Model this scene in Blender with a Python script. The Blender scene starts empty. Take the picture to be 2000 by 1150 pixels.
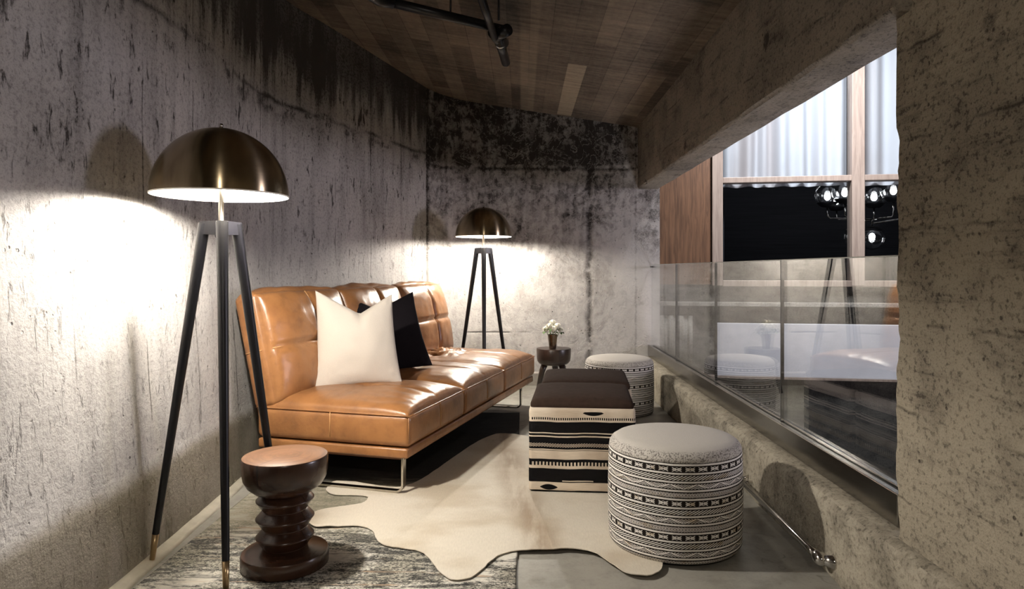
import bpy, bmesh, math, random
from mathutils import Vector, Matrix, noise as mnoise
random.seed(7)
C = bpy.context.scene.collection
PI = math.pi
F = 1333.0; CX = 1020.0; CY = 526.0; EYE = 1.10
def floor_pt(px, py):
    d = EYE * F / (py - CY)
    return Vector(((px - CX) / F * d, d))

# ------------------------------------------------------------------ node helper
class V:
    """a float socket with arithmetic"""
    def __init__(s, t, k): s.t = t; s.k = k
    def _m(s, op, *a, clamp=False):
        n = s.t.nodes.new('ShaderNodeMath'); n.operation = op; n.use_clamp = clamp
        for i, q in enumerate((s,) + a):
            if isinstance(q, V): s.t.links.new(q.k, n.inputs[i])
            else: n.inputs[i].default_value = float(q)
        return V(s.t, n.outputs[0])
    def __add__(s, o): return s._m('ADD', o)
    __radd__ = __add__
    def __sub__(s, o): return s._m('SUBTRACT', o)
    def __rsub__(s, o): return (s * -1.0) + o
    def __mul__(s, o): return s._m('MULTIPLY', o)
    __rmul__ = __mul__
    def __truediv__(s, o): return s._m('DIVIDE', o)
    def __pow__(s, o): return s._m('POWER', o)
    def sin(s): return s._m('SINE')
    def frac(s): return s._m('FRACT')
    def floor(s): return s._m('FLOOR')
    def abs(s): return s._m('ABSOLUTE')
    def gt(s, o): return s._m('GREATER_THAN', o)
    def lt(s, o): return s._m('LESS_THAN', o)
    def min(s, o): return s._m('MINIMUM', o)
    def max(s, o): return s._m('MAXIMUM', o)
    def clamp(s): return s._m('ADD', 0.0, clamp=True)
    def atan2(s, o): return s._m('ARCTAN2', o)
    def ss(s, a, b):
        n = s.t.nodes.new('ShaderNodeMapRange'); n.interpolation_type = 'SMOOTHSTEP'
        s.t.links.new(s.k, n.inputs[0])
        inv = a > b
        lo, hi = (b, a) if inv else (a, b)
        n.inputs[1].default_value = lo; n.inputs[2].default_value = hi
        n.inputs[3].default_value = 1.0 if inv else 0.0; n.inputs[4].default_value = 0.0 if inv else 1.0
        return V(s.t, n.outputs[0])
    def band(s, c, w, soft=None):
        """1 inside |s-c|<w"""
        soft = w * 0.3 if soft is None else soft
        return (s - c).abs().ss(w + soft, w - soft)

class Mat:
    def __init__(s, name):
        s.m = bpy.data.materials.new(name); s.m.use_nodes = True
        s.t = s.m.node_tree; s.t.nodes.clear()
        s.out = s.t.nodes.new('ShaderNodeOutputMaterial')
        s.b = None
    def n(s, typ): return s.t.nodes.new('ShaderNode' + typ)
    def link(s, a, b): s.t.links.new(a, b)
    def coords(s, kind='Object'):
        tc = s.n('TexCoord'); sp = s.n('SeparateXYZ'); s.link(tc.outputs[kind], sp.inputs[0])
        return [V(s.t, sp.outputs[i]) for i in range(3)]
    def vec(s, x, y, z):
        c = s.n('CombineXYZ')
        for i, q in enumerate((x, y, z)):
            if isinstance(q, V): s.link(q.k, c.inputs[i])
            else: c.inputs[i].default_value = q
        return c.outputs[0]
    def noise(s, vec, scale, detail=4, rough=0.55, dist=0.0):
        n = s.n('TexNoise'); s.link(vec, n.inputs['Vector'])
        n.inputs['Scale'].default_value = scale; n.inputs['Detail'].default_value = detail
        n.inputs['Roughness'].default_value = rough; n.inputs['Distortion'].default_value = dist
        return V(s.t, n.outputs[0])
    def voro(s, vec, scale, feature='F1', rnd=1.0):
        n = s.n('TexVoronoi'); n.feature = feature; s.link(vec, n.inputs['Vector'])
        n.inputs['Scale'].default_value = scale; n.inputs['Randomness'].default_value = rnd
        return V(s.t, n.outputs['Distance'])
    def mix(s, a, b, t):
        n = s.n('Mix'); n.data_type = 'RGBA'; n.clamp_factor = True
        if isinstance(t, V): s.link(t.k, n.inputs[0])
        else: n.inputs[0].default_value = t
        for q, i in ((a, 6), (b, 7)):
            if isinstance(q, (tuple, list)): n.inputs[i].default_value = (*q[:3], 1)
            else: s.link(q, n.inputs[i])
        return n.outputs[2]
    def scale(s, col, f):
        n = s.n('Mix'); n.data_type = 'RGBA'; n.blend_type = 'MULTIPLY'; n.inputs[0].default_value = 1.0
        if isinstance(col, (tuple, list)): n.inputs[6].default_value = (*col[:3], 1)
        else: s.link(col, n.inputs[6])
        cc = s.n('CombineColor')
        for i in range(3): s.link(f.k, cc.inputs[i])
        s.link(cc.outputs[0], n.inputs[7])
        return n.outputs[2]
    def bsdf(s, col, rough=0.6, metal=0.0, spec=0.5, **kw):
        b = s.n('BsdfPrincipled'); s.b = b
        if isinstance(col, (tuple, list)): b.inputs['Base Color'].default_value = (*col[:3], 1)
        else: s.link(col, b.inputs['Base Color'])
        for key, q in (('Roughness', rough), ('Metallic', metal), ('Specular IOR Level', spec)):
            if isinstance(q, V): s.link(q.k, b.inputs[key])
            else: b.inputs[key].default_value = q
        for key, q in kw.items(): b.inputs[key.replace('_', ' ')].default_value = q
        s.link(b.outputs[0], s.out.inputs[0])
        return s
    def bump(s, h, strength=0.4, dist=0.01):
        n = s.n('Bump'); n.inputs['Strength'].default_value = strength; n.inputs['Distance'].default_value = dist
        s.link(h.k, n.inputs['Height']); s.link(n.outputs[0], s.b.inputs['Normal'])
        return s

# ------------------------------------------------------------------ materials
M = {}
def simple(name, col, rough=0.5, metal=0.0, spec=0.5, var=0.12, sc=30.0, bump=0.0, stretch=(1, 1, 1), **kw):
    m = Mat(name); x, y, z = m.coords()
    v = m.vec(x * stretch[0], y * stretch[1], z * stretch[2])
    f = m.noise(v, sc, 4)
    m.bsdf(m.scale(col, f * (2 * var) + (1 - var)), rough, metal, spec, **kw)
    if bump: m.bump(f, bump, 0.004)
    M[name] = m.m
    return m

def concrete(name, light, dark, kind):
    """kind: left / back / right / plain; UV in metres (u along, v up)"""
    m = Mat(name); u, v, _ = m.coords('UV')
    uv = m.vec(u, v, 0.0)
    big = m.noise(uv, 1.1, 5, 0.6)
    mid = m.noise(uv, 6.0, 6, 0.65)
    fine = m.noise(uv, 55.0, 4, 0.6)
    grain = m.noise(uv, 170.0, 3, 0.6)
    streak = m.noise(m.vec(u * 9.0, v * 0.9, 0.0), 1.0, 5, 0.6)
    scr = m.noise(m.vec(u * 34.0, v * 10.0, 3.0), 1.0, 6, 0.62, 0.5)
    pit = m.voro(m.vec(u, v, 0.0), 24.0)
    pitm = m.noise(uv, 9.0, 2)
    pits = pit.ss(0.16, 0.08) * pitm.ss(0.56, 0.62)
    if kind == 'left':
        smudge = m.noise(m.vec(u * 5.0, v * 2.4, 11.0), 1.0, 6, 0.65, 0.7)
        k = streak.ss(0.40, 0.75) * 0.40 + big.ss(0.45, 0.70) * 0.28 + fine.ss(0.46, 0.68) * 0.30 + grain.ss(0.50, 0.66) * 0.24
        scm = (scr.ss(0.575, 0.66) * mid.ss(0.40, 0.56)).max(smudge.ss(0.60, 0.66) * scr.ss(0.46, 0.58))
        hi = v.ss(1.0, 1.7) * 0.62 + 0.38
        k = k * (v.ss(0.9, 1.6) * 0.35 + 0.65) + scm * 0.85 * hi + pits * 0.6
        wob = (m.noise(m.vec(u * 1.5, v * 0.0, 1.0), 1.0, 4) - 0.5) * 0.14
        joint = (v + wob).band(2.16, 0.010, 0.02) * m.noise(uv, 4.0, 3).ss(0.35, 0.6)
        joint = joint.max((v + wob).band(2.12, 0.05, 0.06) * mid.ss(0.50, 0.62) * 0.8)
        vl = ((u / 0.46 + (m.noise(m.vec(0.0, v * 3, 0.0), 1.0, 2) - 0.5) * 0.03).frac()).band(0.5, 0.007, 0.01) * m.noise(m.vec(u * 2, v * 2.2, 0.0), 1.0, 4).ss(0.46, 0.62)
        k = k + joint * 0.8 + vl * 0.8
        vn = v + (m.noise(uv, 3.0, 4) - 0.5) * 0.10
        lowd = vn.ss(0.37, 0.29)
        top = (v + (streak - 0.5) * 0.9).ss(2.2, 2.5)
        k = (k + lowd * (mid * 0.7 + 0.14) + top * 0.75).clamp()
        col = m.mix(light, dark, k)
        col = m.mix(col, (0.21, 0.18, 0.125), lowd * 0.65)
        h = mid * 0.5 + fine * 0.35 + grain * 0.12 - scm * 0.5 - pits * 0.9 - joint * 0.8 + streak * 0.3
    elif kind == 'back':
        blot = m.noise(uv, 2.1, 7, 0.68, 0.6)
        fl = m.noise(m.vec(u * 1.0, v * 0.8, 7.0), 15.0, 6, 0.7, 0.25)
        k = blot.ss(0.38, 0.64) * 0.42 + fl.ss(0.44, 0.6) * 0.38 + streak.ss(0.45, 0.7) * 0.3 + fine.ss(0.5, 0.7) * 0.18
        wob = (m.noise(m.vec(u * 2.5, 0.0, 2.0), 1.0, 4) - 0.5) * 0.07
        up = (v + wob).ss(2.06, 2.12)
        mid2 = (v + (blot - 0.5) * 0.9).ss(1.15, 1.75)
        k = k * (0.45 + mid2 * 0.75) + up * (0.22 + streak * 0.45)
        joint = (v + wob).band(2.06, 0.012, 0.02) * m.noise(uv, 3.0, 3).ss(0.3, 0.55)
        cre = (m.noise(uv, 5.0, 4, 0.6, 1.5) - 0.5).abs().ss(0.016, 0.004) * blot.ss(0.42, 0.55)
        wv = (m.noise(m.vec(0.0, v * 6.0, 1.0), 1.0, 4) - 0.5) * 0.05
        s1 = (u + wv).band(1.63, 0.022, 0.03) * m.noise(uv, 7.0, 3).ss(0.3, 0.55)
        s2 = (u + wv * 0.6).band(2.07, 0.008, 0.012) * 0.6
        s3 = (u + wv * 0.4).band(0.02, 0.014, 0.03)
        hor = (v + wob * 0.3).band(0.50, 0.006, 0.01) * u.ss(1.1, 0.95) * m.noise(uv, 3.0, 2).ss(0.35, 0.5) * 0.6
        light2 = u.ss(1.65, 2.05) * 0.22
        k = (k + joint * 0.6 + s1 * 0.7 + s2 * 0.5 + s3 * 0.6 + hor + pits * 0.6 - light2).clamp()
        base = m.mix(light, (0.30, 0.26, 0.22), blot.ss(0.5, 0.75) * 0.5)
        col = m.mix(base, dark, k)
        col = m.mix(col, (0.62, 0.58, 0.54), cre * 0.3)
        plint = v.ss(0.135, 0.115)
        col = m.mix(col, (0.30, 0.27, 0.23), plint * 0.6)
        h = fl * 0.8 + mid * 0.5 + fine * 0.3 + cre * 0.4 - s1 * 0.9 - joint * 0.8 - pits * 0.6 - hor
    elif kind == 'right':
        hs = m.noise(m.vec(u * 2.2, v * 22.0, 0.0), 1.0, 6, 0.65)
        k = hs.ss(0.52, 0.70) * 0.38 + big.ss(0.45, 0.65) * 0.35 + mid.ss(0.48, 0.64) * 0.3 + fine.ss(0.52, 0.64) * 0.5 + grain.ss(0.5, 0.66) * 0.3
        w = (m.noise(m.vec(u * 3, 0.0, 2.0), 1.0, 3) - 0.5) * 0.06
        bl = ((v + w) / 0.27).frac().band(0.5, 0.012, 0.02) * m.noise(m.vec(u * 5, v * 5, 1.0), 1.0, 3).ss(0.46, 0.6)
        hole = m.voro(m.vec(u + (mid - 0.5) * 0.09, v + (fine - 0.5) * 0.09, 4.0), 3.2).ss(0.15, 0.06) * mid.ss(0.42, 0.56)
        k = (k + bl * 0.5 + hole * 0.8 + pits * 0.7).clamp()
        col = m.mix(light, dark, k)
        h = hs * 0.5 + fine * 0.3 + grain * 0.15 + mid * 0.5 - bl * 0.7 - hole * 1.2 - pits * 0.8
    else:
        k = (big.ss(0.4, 0.7) * 0.35 + mid.ss(0.42, 0.64) * 0.45 + fine.ss(0.48, 0.66) * 0.4 + grain.ss(0.5, 0.66) * 0.2 + pits * 0.7).clamp()
        col = m.mix(light, dark, k)
        h = mid * 0.7 + fine * 0.35 + grain * 0.15 - pits * 0.8
    m.bsdf(col, 0.85, 0.0, 0.25).bump(h, 0.55, 0.02)
    M[name] = m.m
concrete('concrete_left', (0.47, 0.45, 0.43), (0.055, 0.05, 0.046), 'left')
concrete('concrete_back', (0.46, 0.435, 0.41), (0.035, 0.030, 0.026), 'back')
concrete('concrete_right', (0.36, 0.315, 0.24), (0.075, 0.062, 0.047), 'right')
concrete('concrete_curb', (0.42, 0.375, 0.295), (0.08, 0.068, 0.05), 'plain')
concrete('concrete_beam', (0.25, 0.215, 0.17), (0.05, 0.042, 0.034), 'right')
concrete('concrete_void', (0.34, 0.32, 0.29), (0.10, 0.095, 0.085), 'plain')
concrete('concrete_dark', (0.085, 0.08, 0.072), (0.02, 0.02, 0.02), 'plain')

def floor_mat():
    m = Mat('polished_concrete'); x, y, z = m.coords()
    p = m.vec(x, y, 0.0)
    big = m.noise(p, 1.6, 5, 0.6); mid = m.noise(p, 9.0, 5, 0.6); fine = m.noise(p, 90.0, 3)
    crk = (m.noise(p, 2.3, 3, 0.5, 0.4) - 0.5).abs().ss(0.006, 0.001) * big.ss(0.5, 0.6)
    k = big.ss(0.35, 0.7) * 0.45 + mid.ss(0.45, 0.7) * 0.3 + fine.ss(0.5, 0.7) * 0.15 + crk * 0.5
    spots = m.noise(p, 24.0, 3).ss(0.68, 0.74)
    k = (k + spots * 0.4).clamp()
    col = m.mix((0.34, 0.325, 0.285), (0.13, 0.122, 0.105), k)
    m.bsdf(col, mid * 0.25 + 0.42, 0.0, 0.4).bump(mid * 0.4 + fine * 0.2 - crk, 0.15, 0.006)
    M['floor'] = m.m
floor_mat()

def rug_mat():
    m = Mat('distressed_weave'); x, y, z = m.coords()
    p = m.vec(x, y, 0.0)
    st = m.noise(m.vec(x * 5.0, y * 24.0, 0.0), 1.0, 7, 0.72, 0.6)
    st2 = m.noise(m.vec(x * 2.4, y * 20.0, 5.0), 1.0, 4, 0.6, 0.4)
    cr = m.noise(m.vec(x * 1.0, y * 1.7, 2.0), 58.0, 5, 0.8, 1.2)
    zone = m.noise(p, 3.2, 4, 0.6)
    weave = (x * 900.0).sin() * (y * 900.0).sin()
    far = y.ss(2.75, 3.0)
    k = (st.ss(0.47, 0.57) * 0.75 + cr.ss(0.47, 0.53) * zone.ss(0.34, 0.50) * 0.85).clamp()
    base = m.mix((0.66, 0.63, 0.56), (0.40, 0.375, 0.31), zone.ss(0.4, 0.6))
    col = m.mix(base, (0.035, 0.035, 0.034), k)
    peach = st2.ss(0.60, 0.68) * zone.ss(0.62, 0.45)
    col = m.mix(col, (0.47, 0.33, 0.22), peach * 0.75)
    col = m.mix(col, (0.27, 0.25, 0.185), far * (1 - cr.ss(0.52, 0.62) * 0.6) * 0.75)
    col = m.mix(col, (0.030, 0.031, 0.034), (y + (st - 0.5) * 0.3).ss(3.40, 3.60) * 0.93)  # shade beneath the sofa, painted near-black into the rug colour
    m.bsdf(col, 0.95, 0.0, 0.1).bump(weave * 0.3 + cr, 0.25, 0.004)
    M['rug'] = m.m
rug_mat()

def hide_mat():
    m = Mat('cow_hide'); x, y, z = m.coords()
    p = m.vec(x, y, 0.0)
    spine = (x + (y - 2.65) * 0.125 - 0.08 + (m.noise(p, 3.0, 4) - 0.5) * 0.12)
    sp = spine.abs().ss(0.15, 0.0) * (m.noise(m.vec(x * 8, y * 1.6, 0.0), 1.0, 4).ss(0.36, 0.56) * 0.7 + 0.3)
    pat = m.noise(m.vec(x * 1.3, y * 1.9, 4.0), 1.5, 4, 0.5)
    hair = m.noise(m.vec(x * 40.0, y * 9.0, 0.0), 4.0, 4, 0.6)
    col = m.mix((0.66, 0.60, 0.50), (0.47, 0.385, 0.27), pat.ss(0.46, 0.68) * 0.7)
    col = m.mix(col, (0.27, 0.185, 0.105), sp * 0.85)
    col = m.scale(col, hair * 0.3 + 0.85)
    m.bsdf(col, 0.7, 0.0, 0.3).bump(hair, 0.25, 0.003)
    m.b.inputs['Sheen Weight'].default_value = 0.15
    M['hide'] = m.m
hide_mat()
simple('hide_back', (0.10, 0.085, 0.07), 0.9)

def leather():
    m = Mat('tan_leather'); x, y, z = m.coords()
    p = m.vec(x, y, z)
    big = m.noise(p, 5.0, 4, 0.55); mid = m.noise(p, 17.0, 5, 0.6)
    gr = m.voro(p, 420.0); cr = m.noise(m.vec(x * 1.2, y * 1.0, z * 1.0), 26.0, 5, 0.65, 0.8)
    k = (big.ss(0.38, 0.68) * 0.55 + mid.ss(0.45, 0.7) * 0.3).clamp()
    col = m.mix((0.32, 0.145, 0.053), (0.145, 0.062, 0.024), k)
    m.bsdf(col, mid * 0.16 + 0.24, 0.0, 0.55).bump(gr * 0.10 + cr * 0.8 + mid * 0.7, 0.16, 0.008)
    M['leather'] = m.m
leather()
simple('leather_dark', (0.17, 0.075, 0.03), 0.45)
simple('leather_thread', (0.50, 0.27, 0.11), 0.6)

def brass():
    m = Mat('brushed_brass'); x, y, z = m.coords()
    ring = m.noise(m.vec(x * 2, y * 2, z * 260.0), 1.0, 3)
    m.bsdf((0.42, 0.335, 0.215), ring * 0.08 + 0.19, 1.0, 0.5)
    m.b.inputs['Anisotropic'].default_value = 0.90; m.b.inputs['Anisotropic Rotation'].default_value = 0.25
    tg = m.n('Tangent'); tg.direction_type = 'RADIAL'; tg.axis = 'Z'
    m.link(tg.outputs[0], m.b.inputs['Tangent'])
    M['brass'] = m.m
brass()
simple('brass_plain', (0.55, 0.40, 0.22), 0.3, 1.0)
simple('lampshade_white', (0.86, 0.83, 0.76), 0.55)
simple('pole_metal', (0.66, 0.60, 0.50), 0.3, 1.0)
simple('black_lacquer', (0.004, 0.004, 0.006), 0.38, 0, 0.35)
simple('chrome', (0.62, 0.60, 0.57), 0.12, 1.0)
simple('chrome_sofa', (0.50, 0.47, 0.41), 0.14, 1.0)
simple('dark_iron', (0.012, 0.012, 0.014), 0.35, 0.3)
simple('linen_cream', (0.62, 0.56, 0.49), 0.9, 0, 0.1, 0.06, 260, 0.3)
simple('linen_dark', (0.011, 0.009, 0.011), 0.9, 0, 0.1, 0.1, 260, 0.3)
simple('brown_suede', (0.036, 0.023, 0.018), 0.95, 0, 0.05, 0.3, 40, 0.15)
m = Mat('pouf_linen'); x, y, z = m.coords()
pp = m.vec(x, y, z); st_ = m.noise(pp, 190.0, 2).ss(0.50, 0.58) * z.ss(0.416, 0.408); lf = m.noise(pp, 240.0, 3)
m.bsdf(m.mix(m.scale((0.58, 0.545, 0.50), lf * 0.2 + 0.9), (0.11, 0.095, 0.085), st_ * 0.75), 0.95, 0, 0.1).bump(lf - st_ * 0.5, 0.35, 0.004)
M['pouf_linen'] = m.m
simple('leaf_green', (0.06, 0.11, 0.03), 0.6)
simple('petal_white', (0.82, 0.80, 0.70), 0.6)
simple('vase_metal', (0.24, 0.185, 0.14), 0.22, 1.0)
simple('dark_tape', (0.02, 0.02, 0.02), 0.5)
simple('rubber', (0.01, 0.01, 0.01), 0.6)
simple('mortar', (0.42, 0.385, 0.31), 0.9, 0, 0.2, 0.3, 14, 0.6)

def steel():
    m = Mat('brushed_steel'); x, y, z = m.coords()
    b = m.noise(m.vec(x * 200.0, y * 1.5, z * 200.0), 1.0, 3)
    m.bsdf((0.30, 0.285, 0.26), b * 0.10 + 0.16, 1.0)
    M['steel'] = m.m
steel()

def wood(name, a, b, along='z', rough=0.4, sc=1.0, spec=0.5):
    m = Mat(name); x, y, z = m.coords()
    q = {'z': (x * 9, y * 9, z * 0.7), 'ring': None}.get(along)
    if along == 'ring':
        r = (x * x + y * y) ** 0.5
        ang = y.atan2(x)
        k = (m.noise(m.vec(r * 60.0, ang * 0.9, z * 1.2), 1.0, 4)).ss(0.35, 0.68)
        rays = m.noise(m.vec(ang * 5.0, r * 1.5, 0.0), 1.0, 5).ss(0.62, 0.70) * r.ss(0.0, 0.03) * r.ss(0.15, 0.05)
        crk = (ang + 1.9 + (m.noise(m.vec(z * 12, r * 14, 0.0), 1.0, 3) - 0.5) * 0.05).abs().ss(0.035, 0.012) * z.gt(0.28) * 0.9
        k = (k * 0.7 + rays * 1.3 + crk).clamp()
    else:
        f = m.noise(m.vec(*q), 3.0 * sc, 6, 0.65, 0.8)
        g = m.noise(m.vec(x * 90, y * 90, z * 3.0), 1.0, 3)
        k = (f.ss(0.35, 0.68) * 0.75 + g.ss(0.5, 0.7) * 0.25).clamp()
    m.bsdf(m.mix(a, b, k), rough, 0, spec).bump(k, 0.08, 0.003)
    M[name] = m.m
wood('walnut_turned', (0.050, 0.022, 0.012), (0.016, 0.007, 0.005), 'ring', 0.26)
wood('walnut_end', (0.185, 0.094, 0.050), (0.085, 0.040, 0.022), 'ring', 0.5)
wood('dark_walnut', (0.030, 0.016, 0.011), (0.012, 0.007, 0.006), 'z', 0.3)
wood('oak_frame', (0.31, 0.245, 0.205), (0.20, 0.15, 0.125), 'z', 0.5)
wood('veneer', (0.155, 0.078, 0.042), (0.065, 0.032, 0.018), 'z', 0.45)

def boards():
    m = Mat('board_marked_ceiling'); x, y, z = m.coords()
    bt = m.n('TexBrick'); m.link(m.vec(y + 0.15, x + 0.093, 0.0), bt.inputs['Vector'])
    bt.inputs['Color1'].default_value = (0.0, 0.0, 0.0, 1); bt.inputs['Color2'].default_value = (1, 1, 1, 1)
    bt.inputs['Mortar'].default_value = (0.4, 0.4, 0.4, 1)
    bt.inputs['Scale'].default_value = 1.0; bt.inputs['Mortar Size'].default_value = 0.003
    bt.inputs['Brick Width'].default_value = 1.25; bt.inputs['Row Height'].default_value = 0.14
    bt.offset = 0.37; bt.inputs['Bias'].default_value = 0.0
    sp = m.n('SeparateColor'); m.link(bt.outputs['Color'], sp.inputs[0])
    rnd = V(m.t, sp.outputs[0]); mor = V(m.t, bt.outputs['Fac'])
    p = m.vec(x, y, 0.0)
    gr = m.noise(m.vec(x * 26.0, y * 1.8, 0.0), 1.0, 5, 0.6); big = m.noise(p, 1.4, 5, 0.6); cross = m.noise(m.vec(x * 2.5, y * 24.0, 0.0), 1.0, 5, 0.65)
    pt = m.noise(p, 30.0, 5, 0.7)
    k = rnd * 0.34 + gr * 0.22 + cross * 0.75 + big * 0.95 + pt * 0.5 - 1.10 - mor * 0.10
    col = m.mix((0.050, 0.040, 0.031), (0.34, 0.265, 0.195), k.clamp())
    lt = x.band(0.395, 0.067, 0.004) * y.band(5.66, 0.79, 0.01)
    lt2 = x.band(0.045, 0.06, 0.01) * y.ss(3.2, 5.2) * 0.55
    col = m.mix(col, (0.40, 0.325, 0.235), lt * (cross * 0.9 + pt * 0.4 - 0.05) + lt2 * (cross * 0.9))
    m.bsdf(col, 0.85, 0, 0.25).bump(rnd * 0.3 + cross * 0.4 - mor * 0.8, 0.35, 0.01)
    M['ceiling'] = m.m
boards()

def glass(name, tint=(1, 1, 1), ior_f0=0.045, rough=0.0, refl=(1, 1, 1), pw=5.0):
    m = Mat(name)
    tr = m.n('BsdfTransparent'); tr.inputs[0].default_value = (*tint, 1)
    gl = m.n('BsdfGlossy'); gl.inputs['Roughness'].default_value = rough; gl.inputs[0].default_value = (*refl, 1)
    lw = m.n('LayerWeight'); lw.inputs['Blend'].default_value = 0.5
    f = V(m.t, lw.outputs['Facing'])
    fr = (f ** pw) * (1 - ior_f0) + ior_f0
    mx = m.n('MixShader'); m.link(fr.k, mx.inputs[0]); m.link(tr.outputs[0], mx.inputs[1]); m.link(gl.outputs[0], mx.inputs[2])
    m.link(mx.outputs[0], m.out.inputs[0])
    M[name] = m.m
glass('clear_glass', (0.955, 0.965, 0.96), 0.08)
glass('globe_glass', (0.92, 0.93, 0.94), 0.09, pw=1.7)
glass('window_glass', (0.90, 0.92, 0.93), 0.05)
simple('glass_edge', (0.34, 0.36, 0.33), 0.25)
simple('joint_seal', (0.012, 0.012, 0.012), 0.5)

def emit(name, col, s):
    m = Mat(name); e = m.n('Emission'); e.inputs[0].default_value = (*col, 1); e.inputs[1].default_value = s
    m.link(e.outputs[0], m.out.inputs[0]); M[name] = m.m
emit('bulb_lit', (1.0, 0.93, 0.82), 14.0)
emit('globe_bulb_lit', (1.0, 0.97, 0.95), 14.0)

def curtain_mat():
    m = Mat('sheer_curtain'); x, y, z = m.coords()
    f = m.noise(m.vec(x * 5.0, 0.0, z * 0.15), 1.0, 3)
    col = m.mix((0.80, 0.81, 0.86), (0.66, 0.60, 0.60), f.ss(0.4, 0.7))
    d = m.n('BsdfDiffuse'); m.link(col, d.inputs[0])
    t = m.n('BsdfTranslucent'); m.link(col, t.inputs[0])
    mx = m.n('MixShader'); mx.inputs[0].default_value = 0.35
    m.link(d.outputs[0], mx.inputs[1]); m.link(t.outputs[0], mx.inputs[2]); m.link(mx.outputs[0], m.out.inputs[0])
    M['curtain'] = m.m
curtain_mat()

def pouf_mat():
    """woven bands round a drum: ridged white cords, black picot edges, lattice / chevron / star motifs"""
    m = Mat('woven_bands'); x, y, z = m.coords()
    ang = y.atan2(x) / (2 * PI) + 0.5
    wob = (m.noise(m.vec(x * 6, y * 6, z * 3), 1.0, 2) - 0.5) * 0.006
    n_b = 12.0; H = 0.375
    t = ((H - z) + wob) / H * n_b
    row = t.floor(); f = t.frac()
    cord = f.band(0.115, 0.125, 0.03)
    tooth = ((ang * 150.0 + row * 0.37).frac()).gt(0.42)
    picot = (f.band(0.275, 0.045, 0.02) * 1.0).max(f.band(0.32, 0.05, 0.02) * tooth).max(f.band(0.95, 0.06, 0.02) * tooth)
    g = (f - 0.34) / 0.56                                     # 0..1 inside the motif strip
    inside = g.gt(0.0) * g.lt(1.0)
    gc = (g - 0.5).abs()
    # row kinds cycle of four
    kk = (row / 4.0).frac() * 4.0
    k0 = kk.lt(0.5); k1 = kk.gt(0.5) * kk.lt(1.5); k2 = kk.gt(1.5) * kk.lt(2.5); k3 = kk.gt(2.5)
    a34 = (ang * 34.0).frac(); a34c = (a34 - 0.5).abs()
    gap = a34c.gt(0.36)
    star = ((a34c * 1.15 - gc).abs().lt(0.085)).max(gc.lt(0.055)).max((a34c * 1.15 + gc - 0.40).abs().lt(0.05))
    starw = star * (1 - gap)
    chev = ((ang * 110.0 + g * 2.4).frac()).gt(0.5)
    a16 = ((ang * 17.0).frac() - 0.5).abs() * 2.0
    zig = ((a16 - g).abs()).lt(0.10)
    hat = ((a16 * 4.0 + g * 3.0).frac().gt(0.5))
    zigp = zig.max(hat * (a16 - g).gt(0.1)).max(((a16 * 4.0 - g * 3.0).frac().gt(0.55)) * (a16 - g).lt(-0.1))
    a24 = ((ang * 25.0).frac() - 0.5).abs() * 2.0
    dia = ((a24 * 0.62 + gc * 0.9) * 5.0).frac().gt(0.5)
    white = k0 * starw + k1 * chev + k2 * zigp + k3 * dia
    white = (white * inside).max(cord)
    white = white * (1 - picot)
    wv = m.noise(m.vec(ang * 400.0, z * 300.0, 0.0), 1.0, 2)
    bw = m.noise(m.vec(ang * 22.0, z * 30.0, 0.0), 1.0, 2)
    wc = m.mix((0.88, 0.84, 0.79), (0.66, 0.56, 0.43), bw.ss(0.52, 0.7) * (1 - cord))
    wc = m.scale(wc, wv * 0.5 + 0.72)
    col = m.mix((0.020, 0.016, 0.014), wc, white)
    m.bsdf(col, 0.95, 0, 0.1).bump(cord * 1.0 + white * 0.35 + wv * 0.3, 0.6, 0.006)
    M['woven_bands'] = m.m
pouf_mat()

def kilim_mat():
    m = Mat('striped_kilim'); x, y, z = m.coords()
    p3 = m.vec(x * 3.0, y * 3.0, z * 0.6)
    w = (m.noise(p3, 1.0, 3) - 0.5) * 0.022
    s = (0.415 - z) + w                                       # metres below the top edge
    s = s / 0.415 * 1.0
    hs = x + y * 1.0
    wob = m.noise(m.vec(x * 5, y * 5, z * 5), 1.0, 3)
    def b(a, c): return s.gt(a) * s.lt(c)
    tooth = ((hs * 95.0).frac()).gt(0.45)
    tooth2 = ((hs * 60.0).frac()).gt(0.5)
    blk = b(0.17, 0.295).max(b(0.308, 0.332)).max(b(0.348, 0.420)).max(b(0.420, 0.462) * ((hs * 80.0 + s * 60.0).frac()).gt(0.45))
    blk = blk.max(b(0.462, 0.486)).max(b(0.120, 0.148) * tooth).max(b(0.605, 0.638)).max(b(0.638, 0.680) * tooth2)
    blk = blk.max(b(0.715, 0.875)).max(b(0.500, 0.505)).max(b(0.972, 1.08))
    lens1 = ((s - 0.068).abs() * 11.0 + ((x - 0.055).abs() / 0.085) ** 2.0).lt(0.36) * s.gt(0.056)
    lens2 = ((s - 0.935).abs() * 12.0 + ((x + 0.16).abs() / 0.07) ** 2.0).lt(0.4)
    wl = b(0.852, 0.864) * ((x + 0.02).abs()).lt(0.075)
    blk = blk.max(lens1 * y.lt(0)).max(lens2 * y.lt(0))
    blk = blk * (1 - wl)
    fib = m.noise(m.vec(x * 20, y * 20, z * 420.0), 1.0, 3)
    wc = m.mix((0.66, 0.565, 0.455), (0.49, 0.40, 0.31), wob.ss(0.4, 0.7))
    wc = m.scale(wc, fib * 0.4 + 0.8)
    col = m.mix(wc, (0.006, 0.0055, 0.006), blk)
    m.bsdf(col, 0.95, 0, 0.08).bump(fib * 0.5 - blk * 0.4, 0.4, 0.003)
    M['striped_kilim'] = m.m
kilim_mat()

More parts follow.
